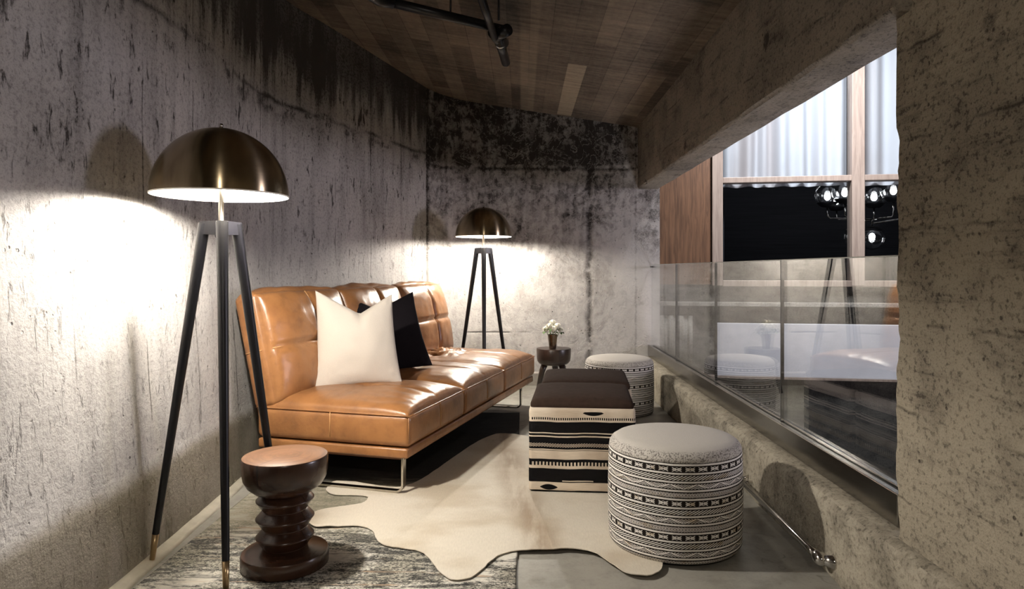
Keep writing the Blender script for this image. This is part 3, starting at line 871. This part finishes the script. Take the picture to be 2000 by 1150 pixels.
bm = bmesh.new()
vs = [bm.verts.new((p.x, p.y, 0)) for p in hs]
es = [bm.edges.new((vs[i], vs[(i + 1) % len(vs)])) for i in range(len(vs))]
bmesh.ops.triangle_fill(bm, use_beauty=True, use_dissolve=False, edges=es)
bmesh.ops.subdivide_edges(bm, edges=[e for e in bm.edges if e.calc_length() > 0.12], cuts=3, use_grid_fill=True)
bmesh.ops.triangulate(bm, faces=bm.faces[:])
bnd = {v for e in bm.edges if e.is_boundary for v in e.verts}
for v in bm.verts:
    c = v.co
    lift = 0.004 * max(0.0, nz(c.x * 3, c.y * 3, 3)) + (0.007 * max(0.0, nz(c.x * 11, c.y * 11, 8)) if v in bnd else 0.0)
    v.co.z = 0.0145 + lift
bmesh.ops.recalc_face_normals(bm, faces=bm.faces[:])
if sum(fc.normal.z for fc in bm.faces) < 0: bmesh.ops.reverse_faces(bm, faces=bm.faces[:])
res = bmesh.ops.extrude_face_region(bm, geom=bm.faces[:])
for g in res['geom']:
    if isinstance(g, bmesh.types.BMVert): g.co.z += 0.0032
bmesh.ops.recalc_face_normals(bm, faces=bm.faces[:])
hide = obj('cowhide_rug', bm, 'hide', None, True, angle=50)
tag(hide, 'cream cowhide rug with tan spine, irregular edges, between sofa and poufs', 'rug')

# ------------------------------------------------------------------ floor lamps
def make_lamp(loc, label):
    t = thing('floor_lamp', label, 'lamp', loc, 0.0, 'brass dome tripod floor lamps')
    R = 0.2405; zr = 1.366; Hh = 0.25
    prof = []
    for i in range(41):
        a = PI / 2 * i / 40
        prof.append((R * math.cos(a), zr + Hh * math.sin(a)))
    prof[-1] = (0.0, zr + Hh)
    sh = obj('lamp_shade', lathe(prof, 96, cap=False), 'brass', t)
    inner = [((R - 0.004) * math.cos(PI / 2 * i / 40), zr + (Hh - 0.005) * math.sin(PI / 2 * i / 40)) for i in range(41)]
    inner[-1] = (0.0, zr + Hh - 0.005)
    bm = lathe(inner, 96, cap=False)
    # rolled rim joining the two skins
    lathe([(R - 0.004, zr), (R - 0.003, zr - 0.003), (R + 0.0005, zr - 0.003), (R + 0.0008, zr + 0.002)], 96, bm, cap=False)
    tag(obj('shade_lining', bm, 'lampshade_white', sh), 'white lining inside the dome', None)
    obj('finial', lathe([(0.0075, zr + Hh - 0.003), (0.0075, zr + Hh + 0.014), (0.006, zr + Hh + 0.018), (0.0, zr + Hh + 0.019)], 20), 'chrome', t)
    obj('pole', lathe([(0.0095, 1.26), (0.0095, zr + Hh - 0.006)], 24), 'pole_metal', t)
    bm = sphere(bmesh.new(), (0.045, -0.02, zr + 0.105), 0.028, 20, 12, (1, 1, 1.2))
    obj('bulb', bm, 'bulb_lit', t)
    obj('hub', lathe([(0.0, 1.205), (0.019, 1.207), (0.022, 1.215), (0.022, 1.268), (0.0, 1.272)], 32), 'black_lacquer', t)
    for ang in (177, -63, 57):
        a = math.radians(ang); d = Vector((math.cos(a), math.sin(a), 0)); s = Vector((-d.y, d.x, 0))
        bm = bmesh.new()
        top = d * 0.064 + Vector((0, 0, 1.262)); kn = d * 0.0685 + Vector((0, 0, 1.232)); bot = d * 0.252 + Vector((0, 0, 0.098))
        tube([top, kn, bot], [0.021, 0.021, 0.0125], 20, bm)
        # arm joining the leg to the hub
        vs = [bm.verts.new(d * r + s * w + Vector((0, 0, z))) for r, z in ((0.0, 1.272), (0.074, 1.268), (0.080, 1.222), (0.0, 1.218)) for w in (-0.018, 0.018)]
        for q in ((0, 2, 3, 1), (2, 4, 5, 3), (4, 6, 7, 5), (6, 0, 1, 7), (0, 6, 4, 2), (1, 3, 5, 7)): bm.faces.new([vs[i] for i in q])
        bmesh.ops.recalc_face_normals(bm, faces=bm.faces[:])
        lg = obj('leg', bm, 'black_lacquer', t, True, angle=40)
        tag(obj('foot', tube([bot, d * 0.2655 + Vector((0, 0, 0.0015))], [0.0123, 0.0098], 20), 'brass_plain', lg), 'brass foot tip', None)
    return t
L1 = Vector((-1.125, 2.55, 0.0)); L2 = Vector((-0.338, 5.95, 0.0))
lamp = make_lamp((L1.x, L1.y, 0.010), 'brass dome floor lamp on black tripod, nearest, beside the turned wood stool')
dup(lamp, (L2.x, L2.y, 0.0), math.radians(-22), 'brass dome floor lamp on black tripod behind the far end of the sofa', 1.015)

# ------------------------------------------------------------------ sofa
sofa = thing('leather_sofa', 'tan leather armless sofa on chrome loop legs along the curved wall', 'sofa', (-0.551, 3.265, 0.018), math.radians(74.3))
obj('frame', bbox(0.004, 2.368, 0.0, 0.835, 0.172, 0.220, 0.010, 3), 'leather', sofa)
obj('underside', bbox(0.03, 2.34, 0.03, 0.83, 0.160, 0.174), 'leather_dark', sofa, False)
def loop(u):
    r = 0.035; v0, v1, zt_ = 0.035, 0.72, 0.173; zb = 0.006
    pts = [(u, v0, zt_), (u, v0, zb + r)]
    for i in range(1, 7): a = PI / 2 * i / 6; pts.append((u, v0 + r - r * math.cos(a), zb + r - r * math.sin(a)))
    pts.append((u, v1 - r, zb))
    for i in range(1, 7): a = PI / 2 * i / 6; pts.append((u, v1 - r + r * math.sin(a), zb + r - r * math.cos(a)))
    pts.append((u, v1, zt_))
    bm = tube(pts, 0, 4, flat=(0.032, 0.010))
    obj('leg', bm, 'chrome_sofa', sofa, True, angle=50)
loop(0.035); loop(2.12)
def seat_cushion(u0, u1, seed):
    h = Vector(((u1 - u0) / 2 - 0.002, 0.425, 0.078)); c = Vector(((u0 + u1) / 2, 0.415, 0.304))
    def fn(a, b, cc):
        p = rounded((a * h.x, b * h.y, cc * h.z), h, 0.026)
        fa = 1 - abs(a) ** 3; fb = 1 - abs(b) ** 4
        seam = math.exp(-(a / 0.035) ** 2); seamb = math.exp(-(b / 0.03) ** 2)
        if cc > 0:
            w = max(0.0, min(1.0, cc))
            cr = 0.072 * fa ** 0.5 * fb ** 0.5 * (1 - 0.16 * seam) * (1 - 0.06 * seamb)
            U = u0 + (a + 1) / 2 * (u1 - u0); Vv = b
            # puckers running back from the front edge and beside the seams
            edge = math.exp(-((1 + b) / 0.45) ** 2) + 0.8 * math.exp(-((1 - abs(a)) / 0.25) ** 2)
            wr = nz(U * 20 + 1.5 * nz(U * 3, b * 2, seed), b * 2.2, seed) * 0.011 * edge * fb * fa ** 0.3
            wr += nz(U * 7, b * 3.5, seed + 4) * 0.007 * fa * fb
            if seed > 2.5:     # crumpled leather at the far back corner
                mk = max(0.0, 1 - ((a + 0.15) / 0.6) ** 2) * max(0.0, 1 - ((b - 0.45) / 0.55) ** 2)
                rid = 1 - abs(nz(U * 9, b * 5.5, 12)) * 2.6
                wr += 0.042 * mk * max(-0.3, rid) - 0.012 * mk
            p.z += (cr + wr) * w
        else:
            pass
        # side faces puff slightly between the seams
        side = 1 - cc * cc
        p.y += math.copysign(0.010, b) * side * fa ** 0.7 * (abs(b) ** 6) * (1 - 0.5 * seam)
        p.x += math.copysign(0.006, a) * side * fb ** 0.7 * (abs(a) ** 6) * (1 if abs(u0) < 0.01 and a < 0 or u1 > 2.3 and a > 0 else 0.0)
        return p + c
    cu = obj('seat_cushion', lattice(64, 56, 12, fn), 'leather', sofa)
    # piping round the top edge, stitched seams
    bm = bmesh.new(); zs = c.z + h.z - 0.004; x0, x1 = c.x - h.x, c.x + h.x; y0, y1 = c.y - h.y, c.y + h.y
    rim = []
    for (xa, ya, xb, yb) in ((x0, y0, x1, y0), (x1, y0, x1, y1), (x1, y1, x0, y1), (x0, y1, x0, y0)):
        for i in range(12): t = i / 12; rim.append((xa + (xb - xa) * t, ya + (yb - ya) * t, zs + 0.004 * nz(xa + (xb - xa) * t * 5, ya, seed)))
    rim.append(rim[0])
    tube(rim, 0.0034, 6, bm)
    for xx, yy in ((x0 + 0.004, y0 + 0.004), (x1 - 0.004, y0 + 0.004)):
        tube([(xx, yy, c.z - h.z + 0.02), (xx, yy, zs)], 0.003, 6, bm)
    obj('piping', bm, 'leather', cu)
    xm = c.x; bm = bmesh.new()
    tube([(xm, y0 - 0.006, c.z - h.z + 0.03), (xm, y0 - 0.0075, c.z), (xm, y0 - 0.004, zs)], 0.0022, 6, bm)
    if u0 < 0.01:
        obj('stitching', bm, 'leather_thread', cu); bm = bmesh.new()
        tube([(x0 - 0.006, c.y, c.z - h.z + 0.03), (x0 - 0.0075, c.y, c.z), (x0 - 0.003, c.y, zs)], 0.0022, 6, bm)
    obj('stitching', bm, 'leather_thread', cu)
for q in ((0.0, 0.755, 1.0), (0.760, 1.545, 2.0), (1.550, 2.37, 3.0)): seat_cushion(*q)
def back_cushion(u0, u1, seed):
    b0 = Vector((0.79, 0.372)); b1 = Vector((0.925, 0.955)); T = (b1 - b0); Lh = T.length / 2; T.normalize(); Nn = Vector((-T.y, T.x))
    h = Vector(((u1 - u0) / 2 - 0.002, 0.070, Lh)); cen = (b0 + b1) / 2
    def fn(a, b, cc):
        q = rounded((a * h.x, b * h.y, cc * h.z), h, 0.035)
        fa = 1 - abs(a) ** 3; fc = 1 - abs(cc) ** 3
        sm = max(math.exp(-(a / 0.04) ** 2), math.exp(-((cc + 0.02) / 0.04) ** 2))
        if b > 0:      # b>0 is the front
            U = u0 + (a + 1) / 2 * (u1 - u0)
            q.y += b * (0.095 * (fa * fc) ** 0.5 * (1 - 0.34 * sm) + 0.007 * nz(U * 7, cc * 3, seed) * fa * fc + 0.004 * nz(U * 22, cc * 7, seed + 2) * fa * fc)
        if cc > 0: q.z += cc * (0.030 * (1 - b * b) * fa + 0.010 * nz((u0 + a) * 4, b * 2, seed))
        v = cen + T * q.z + Nn * q.y
        return Vector(((u0 + u1) / 2 + q.x, v.x, v.y))
    cu = obj('back_cushion', lattice(56, 10, 44, fn), 'leather', sofa)
    bm = bmesh.new()
    def pt(a, cc):
        fa = 1 - abs(a) ** 3; fc = 1 - abs(cc) ** 3
        y = h.y + 0.095 * (fa * fc) ** 0.5 * 0.66 + 0.0045 if abs(a) < 1 and abs(cc) < 1 else h.y - 0.02
        v = cen + T * (cc * h.z) + Nn * y
        return Vector(((u0 + u1) / 2 + a * h.x, v.x, v.y))
    tube([pt(0, -0.94 + 1.88 * i / 20) for i in range(21)], 0.0032, 6, bm)
    tube([pt(-0.95 + 1.9 * i / 20, -0.02) for i in range(21)], 0.0032, 6, bm)
    if u0 < 0.05:      # seam wrapping the near end
        vv = []
        for b in (0.7, -0.7):
            v = cen + T * (-0.02 * h.z) + Nn * (h.y * b); vv.append((u0 - 0.001, v.x, v.y))
        tube(vv, 0.0026, 6, bm)
    obj('stitching', bm, 'leather_thread', cu)
for q in ((0.0, 0.80, 1.0), (0.805, 1.62, 2.5), (1.625, 2.43, 4.0)): back_cushion(*q)
bm = bmesh.new()
for (v0, z0, v1, z1) in ((0.862, 0.20, 1.01, 0.90),):
    vs = [bm.verts.new((u, v + dv_, z)) for u in (0.10, 2.32) for v, z in ((v0, z0), (v1, z1)) for dv_ in (0.0, 0.018)]
    for f in ((0, 1, 3, 2), (4, 6, 7, 5), (0, 4, 5, 1), (2, 3, 7, 6), (0, 2, 6, 4), (1, 5, 7, 3)): bm.faces.new([vs[i] for i in f])
bmesh.ops.recalc_face_normals(bm, faces=bm.faces[:])
obj('back_frame', bm, 'leather_dark', sofa, False)

# ------------------------------------------------------------------ throw pillows
def pillow(name, label, mat, base, right, W, Hp, lean, roll, chop, a0, T=0.085, ear=(0.0, 0.0)):
    """base: middle of the bottom edge; right: floor direction of the bottom edge; lean: degrees backward"""
    n = 40
    def pos(a, b, side):
        sx = 1 - 0.075 * (1 - b * b); sy = 1 - 0.06 * (1 - a * a)
        x = a * W / 2 * sx * (1 - 0.11 * ((b + 1) / 2) ** 1.5); y = (b * sy + 1) * Hp / 2
        d = max(0.0, 1 - abs(a - a0) / (1.02 + (a0 if a < a0 else -a0)))
        y -= chop * d ** 1.15 * ((b + 1) / 2) ** 4
        y += (ear[0] * max(0.0, -a) + ear[1] * max(0.0, a)) * ((b + 1) / 2) ** 3
        th = T * max(0.0, (1 - a * a)) ** 0.55 * max(0.0, (1 - b * b)) ** 0.55
        th *= 1 + 0.12 * nz(a * 2, b * 2, side) + (0.35 * max(0, b) if chop else 0) * -0.3
        dent = chop * 0.35 * math.exp(-((a - a0) / 0.13) ** 2) * max(0.0, (b - 0.15)) ** 1.2 if side < 0 else 0
        cor = 0.006 * nz(a * 7, b * 7, 3) * (a * a * b * b)
        wr = 0.0035 * nz(a * 9 + b * 4, b * 8 - a * 3, 4 * side) * (a * a + b * b) * 0.6
        return Vector((x, side * max(0.002, th - dent) + cor + wr * side, y))
    bm = bmesh.new(); rings = {}
    for s in (-1, 1):
        g = [[None] * (n + 1) for _ in range(n + 1)]
        for i in range(n + 1):
            for j in range(n + 1):
                a = math.sin((2 * i / n - 1) * PI / 2 * 0.92) / math.sin(PI / 2 * 0.92); b = math.sin((2 * j / n - 1) * PI / 2 * 0.92) / math.sin(PI / 2 * 0.92)
                edge = i in (0, n) or j in (0, n)
                if edge and s == 1: g[i][j] = rings[(i, j)]; continue
                p = pos(a, b, s)
                if edge: p.y = 0.006 * nz(a * 7, b * 7, 3) * (a * a * b * b)
                g[i][j] = bm.verts.new(p)
                if edge: rings[(i, j)] = g[i][j]
        for i in range(n):
            for j in range(n):
                q = (g[i][j], g[i + 1][j], g[i + 1][j + 1], g[i][j + 1]); bm.faces.new(q if s < 0 else tuple(reversed(q)))
    bmesh.ops.recalc_face_normals(bm, faces=bm.faces[:])
    r = Vector((right[0], right[1], 0)).normalized()
    rz = math.atan2(r.y, r.x)
    mt = Matrix.Rotation(rz, 4, 'Z') @ Matrix.Rotation(math.radians(-lean), 4, 'X') @ Matrix.Rotation(math.radians(roll), 4, 'Y')
    bmesh.ops.transform(bm, matrix=mt, verts=bm.verts[:])
    o = obj(name, bm, mat, None, True, loc=base)
    return tag(o, label, 'pillow')
pillow('throw_pillow', 'cream linen throw pillow with a chopped top, in front on the tan sofa', 'linen_cream', (-0.905, 3.785, 0.448), (0.94, 0.30), 0.475, 0.525, 12, -2.0, 0.100, 0.12, 0.085, (0.030, -0.01))
pillow('throw_pillow', 'black linen throw pillow half hidden behind the cream pillow', 'linen_dark', (-0.836, 4.318, 0.440), (0.95, 0.30), 0.55, 0.50, 15, -9.0, 0.065, 0.0, 0.08, (0.085, 0.0))

# ------------------------------------------------------------------ turned wood stool
st = thing('turned_stool', 'turned walnut stool with stacked ridges standing beside the nearest lamp', 'stool', (-0.878, 2.528, 0.010))
prof = [(0.0, 0.0), (0.150, 0.0), (0.1555, 0.005), (0.1565, 0.044), (0.152, 0.053), (0.105, 0.064), (0.078, 0.070)]
def ridge(z0, zm, z1, r0, rm): return [(r0, z0), (r0 + 0.004, z0 + 0.003), (rm - 0.004, zm - 0.005), (rm, zm - 0.001), (rm, zm + 0.002), (rm - 0.004, zm + 0.006), (r0 + 0.004, z1 - 0.003), (r0, z1)]
prof += ridge(0.072, 0.108, 0.138, 0.078, 0.104) + ridge(0.140, 0.176, 0.206, 0.078, 0.104) + ridge(0.208, 0.242, 0.268, 0.078, 0.103)
body = obj('pedestal', lathe(prof + [(0.0, 0.270)], 72), 'walnut_turned', st, True, angle=50)
top = [(0.0, 0.266), (0.085, 0.268), (0.112, 0.279), (0.134, 0.298), (0.147, 0.322), (0.152, 0.350), (0.1535, 0.396), (0.151, 0.402)]
tp = obj('seat', lathe(top + [(0.0, 0.4015)], 96), 'walnut_turned', st, True, angle=50)
tag(obj('seat_face', lathe([(0.0, 0.4016), (0.151, 0.4018), (0.1495, 0.4036), (0.0, 0.4042)], 96), 'walnut_end', tp), 'paler end-grain face with radial checks', None)

# ------------------------------------------------------------------ small dark drum table with flowers
dt = thing('drum_table', 'small dark drum table on splayed legs holding the vase', 'table', (0.282, 6.12, 0.0))
obj('drum', lathe([(0.0, 0.245), (0.10, 0.247), (0.128, 0.258), (0.146, 0.280), (0.152, 0.305), (0.155, 0.385), (0.152, 0.394), (0.0, 0.396)], 64), 'dark_walnut', dt, True, angle=50)
for ang in (200, 320, 80):
    a = math.radians(ang); d = Vector((math.cos(a), math.sin(a), 0))
    obj('leg', tube([d * 0.085 + Vector((0, 0, 0.26)), d * 0.11 + Vector((0, 0, 0.2)), d * 0.160 + Vector((0, 0, 0.001))], [0.030, 0.027, 0.015], 16), 'dark_walnut', dt)
vz = 0.3965; vc = Vector((0.270, 6.06, vz))
vase = thing('vase', 'small bronze tumbler vase of white flowers on the drum table', 'vase', vc)
obj('cup', lathe([(0.0, 0.0), (0.030, 0.001), (0.031, 0.004), (0.044, 0.126), (0.0425, 0.127), (0.0405, 0.126), (0.029, 0.012), (0.0, 0.010)], 40), 'vase_metal', vase, True, angle=40)
FG = 'white roses in the bronze vase'
def bloom_bm(r):
    bm = bmesh.new()
    sphere(bm, (0, 0, 0), r * 0.62, 14, 10, (1, 1, 1.05))
    for ringi, (nn, rr, tl) in enumerate(((4, 0.55, 0.25), (5, 0.75, 0.5), (6, 0.92, 0.95))):
        for k in range(nn):
            a = 2 * PI * k / nn + ringi * 0.5
            g = []
            for i in range(5):
                row = []
                for j in range(5):
                    s = (j - 2) / 2; t = i / 4
                    w = (0.55 - 0.12 * ringi) * math.sin(PI * (0.18 + 0.72 * t)) 
                    aa = a + s * w; rad = r * rr * (0.35 + 0.65 * math.sin(PI / 2 * t)) * (1 + 0.06 * (1 - s * s))
                    z = -r * 0.55 + r * 1.25 * t * (1 - 0.25 * tl) - (r * 0.25 * tl if i == 4 else 0)
                    row.append(bm.verts.new((rad * math.cos(aa), rad * math.sin(aa), z)))
                g.append(row)
            for i in range(4):
                for j in range(4): bm.faces.new((g[i][j], g[i][j + 1], g[i + 1][j + 1], g[i + 1][j]))
    return bm
rose = None
spots = [(-0.060, -0.005, 0.175, 0.036, 'leftmost'), (-0.030, -0.045, 0.205, 0.038, 'front left'), (0.005, -0.055, 0.180, 0.042, 'front middle'), (0.040, -0.030, 0.205, 0.038, 'front right'), (0.066, 0.01, 0.170, 0.034, 'rightmost'), (0.0, 0.02, 0.230, 0.040, 'top'), (-0.03, 0.05, 0.195, 0.036, 'rear')]
blooms = None
for i, (x, y, z, r, w) in enumerate(spots):
    lab = {'leftmost': 'white rose at the left of the bunch in the bronze vase', 'front left': 'white rose left of the frontmost bloom in the bronze vase', 'front middle': 'large white rose at the front middle of the bunch in the vase', 'front right': 'white rose right of the frontmost bloom in the bronze vase', 'rightmost': 'white rose at the right of the bunch in the bronze vase', 'top': 'topmost white rose of the bunch in the bronze vase', 'rear': 'white rose at the back of the bunch in the vase'}[w]
    t = thing('white_rose', lab, 'flower', vc + Vector((x, y, z)), i * 0.7, FG)
    if blooms is None:
        blooms = obj('bloom', bloom_bm(0.038), 'petal_white', t)
        rose = blooms
    else:
        b = rose.copy(); C.objects.link(b); b.parent = t; b.scale = (r / 0.038,) * 3
    rot = Matrix.Rotation(-i * 0.7, 3, 'Z')
    e = rot @ Vector((-x * 0.75, -y * 0.75, 0.03 - z + 0.0))
    obj('stem', tube([(0, 0, -0.012), rot @ Vector((-x * 0.35, -y * 0.35, -z * 0.35)), e], 0.0026, 8), 'leaf_green', t)
    bm = bmesh.new()
    for k in range(3):
        a = i * 2.1 + k * 2.1; g = []
        for q in range(5):
            tq = q / 4; wv_ = 0.016 * math.sin(PI * (0.08 + 0.9 * tq))
            c = Vector((math.cos(a), math.sin(a), 0)) * (0.008 + 0.042 * tq) + Vector((0, 0, -0.030 - 0.012 * tq + 0.012 * math.sin(PI * tq)))
            s = Vector((-math.sin(a), math.cos(a), 0))
            g.append((bm.verts.new(c + s * wv_), bm.verts.new(c + Vector((0, 0, -0.003))), bm.verts.new(c - s * wv_)))
        for p, q in zip(g, g[1:]):
            for m_ in (0, 1): bm.faces.new((p[m_], p[m_ + 1], q[m_ + 1], q[m_]))
    obj('leaves', bm, 'leaf_green', t)

# ------------------------------------------------------------------ woven drum poufs
def make_pouf(loc, rz, label):
    t = thing('woven_pouf', label, 'pouf', loc, rz, 'round woven poufs')
    r = 0.262
    prof = [(0.0, 0.0), (r - 0.02, 0.001), (r - 0.008, 0.006), (r - 0.002, 0.016)]
    for i in range(29):
        z = 0.02 + (0.352) * i / 28
        prof.append((r + 0.004 * math.sin(PI * i / 28), z))
    prof += [(r - 0.001, 0.376), (r - 0.005, 0.380)]
    obj('woven_side', lathe(prof + [(0.0, 0.379)], 128), 'woven_bands', t, True, angle=60)
    top = [(r - 0.004, 0.374), (r - 0.001, 0.380), (r - 0.003, 0.392), (r - 0.012, 0.406), (r - 0.03, 0.4175), (r - 0.06, 0.424), (r * 0.5, 0.431), (0.0, 0.434)]
    tag(obj('top_pad', lathe([(0.0, 0.372)] + top, 128), 'pouf_linen', t), 'plain pale linen top', None)
    return t
pf = make_pouf((0.614, 2.757, 0.012), 0.0, 'round black and white woven pouf nearest, overlapping the edge of the cowhide')
dup(pf, (0.752, 5.29, 0.0), 1.3, 'round black and white woven pouf near the back wall, behind the striped cubes')

# ------------------------------------------------------------------ striped kilim cubes
def make_cube(loc, rz, label):
    t = thing('striped_cube_ottoman', label, 'ottoman', loc, rz, 'striped kilim cube ottomans')
    W = 0.2575; H = 0.411
    def fn(a, b, c):
        h = Vector((W, W, H / 2)); p = rounded((a * W, b * W, c * H / 2), h, 0.016)
        w = (1 - c * c)
        p.x += 0.006 * math.copysign(1, a) * abs(a) ** 8 * w * (1 - b * b) + 0.002 * nz(c * 5, b * 5, 1) * abs(a) ** 8
        p.y += 0.006 * math.copysign(1, b) * abs(b) ** 8 * w * (1 - a * a) + 0.002 * nz(a * 5, c * 5, 2) * abs(b) ** 8
        return p + Vector((0, 0, H / 2 + 0.002))
    obj('kilim_cover', lattice(30, 30, 24, fn), 'striped_kilim', t)
    def ft(a, b, c):
        h = Vector((W - 0.006, W - 0.006, 0.02)); p = rounded((a * h.x, b * h.y, c * 0.02), h, 0.018)
        if c > 0: p.z += 0.024 * c * ((1 - abs(a) ** 4) * (1 - abs(b) ** 4)) ** 0.6
        return p + Vector((0, 0, H + 0.012))
    tag(obj('seat_pad', lattice(32, 32, 6, ft), 'brown_suede', t), 'dark brown suede top', None)
    return t
ct = -math.radians(5.0)
def cpos(x, y):
    return Vector((x, y)) + Vector((math.cos(ct), math.sin(ct))) * 0.2575 + Vector((-math.sin(ct), math.cos(ct))) * 0.2575
a = cpos(0.032, 3.325); b = cpos(0.098, 3.855)
cu = make_cube((a.x, a.y, 0.016), ct, 'striped cube ottoman with brown suede top, front one beside the nearest pouf')
dup(cu, (b.x, b.y, 0.016), ct, 'striped cube ottoman with brown suede top, tucked behind the front cube')

# ------------------------------------------------------------------ lights
def light(name, kind, loc, power, col, size=0.1, rot=None, size_y=None, spread=None):
    l = bpy.data.lights.new(name, kind); l.energy = power; l.color = col
    if kind == 'AREA':
        l.size = size
        if size_y: l.shape = 'RECTANGLE'; l.size_y = size_y
        if spread: l.spread = spread
    else: l.shadow_soft_size = size
    o = bpy.data.objects.new(name, l); o.location = loc
    if rot is not None: o.rotation_euler = rot
    C.objects.link(o); return o
def aim(o, target):
    o.rotation_euler = (Vector(target) - o.location).to_track_quat('-Z', 'Y').to_euler(); return o
WARM = (1.0, 0.935, 0.84)
light('lamp_light', 'POINT', (L1.x + 0.03, L1.y, 1.425), 118, WARM, 0.03)
light('lamp_light_far', 'POINT', (L2.x + 0.03, L2.y, 1.425), 98, WARM, 0.03)
cl = light('chandelier_light', 'SPOT', (5.95, 2.80, 1.55), 440, (0.94, 0.86, 1.0), 0.42)
cl.data.spot_size = math.radians(68); cl.data.spot_blend = 0.15
aim(cl, (-1.2, 4.5, 1.45))
aim(light('curtain_fill', 'AREA', (2.7, 5.9, 4.4), 160, (0.97, 0.97, 1.0), 0.6, spread=math.radians(120)), (3.6, 7.8, 1.9))  # unseen light added above the void to brighten the curtains
aim(light('front_fill', 'AREA', (0.25, -0.9, 2.2), 14, (1.0, 0.90, 0.78), 0.14), (0.2, 2.6, 0.6))  # fill added behind the camera for surfaces facing it
aim(light('beam_underfill', 'AREA', (2.8, 4.2, -2.6), 90, (0.95, 0.92, 1.0), 1.2), (1.4, 4.2, 1.8))  # unseen fill added low in the void to lift the beam underside

w = bpy.data.worlds.new('world'); bpy.context.scene.world = w; w.use_nodes = True
w.node_tree.nodes['Background'].inputs[0].default_value = (0.6, 0.62, 0.7, 1); w.node_tree.nodes['Background'].inputs[1].default_value = 0.008

cam = bpy.data.cameras.new('camera'); co = bpy.data.objects.new('camera', cam); C.objects.link(co)
co.location = (0, 0, EYE); co.rotation_euler = (PI / 2, 0, 0)
cam.sensor_width = 36; cam.sensor_fit = 'HORIZONTAL'; cam.lens = 36 * F / 2000
cam.shift_x = -(CX - 1000) / 2000; cam.shift_y = -(575 - CY) / 2000
cam.clip_start = 0.02
sc = bpy.context.scene; sc.camera = co
sc.view_settings.view_transform = 'Standard'; sc.view_settings.look = 'None'
sc.view_settings.exposure = 0.0; sc.view_settings.gamma = 1.0; sc.view_settings.use_curve_mapping = False
sc.cycles.max_bounces = 10; sc.cycles.transparent_max_bounces = 16; sc.cycles.glossy_bounces = 6; sc.cycles.diffuse_bounces = 5
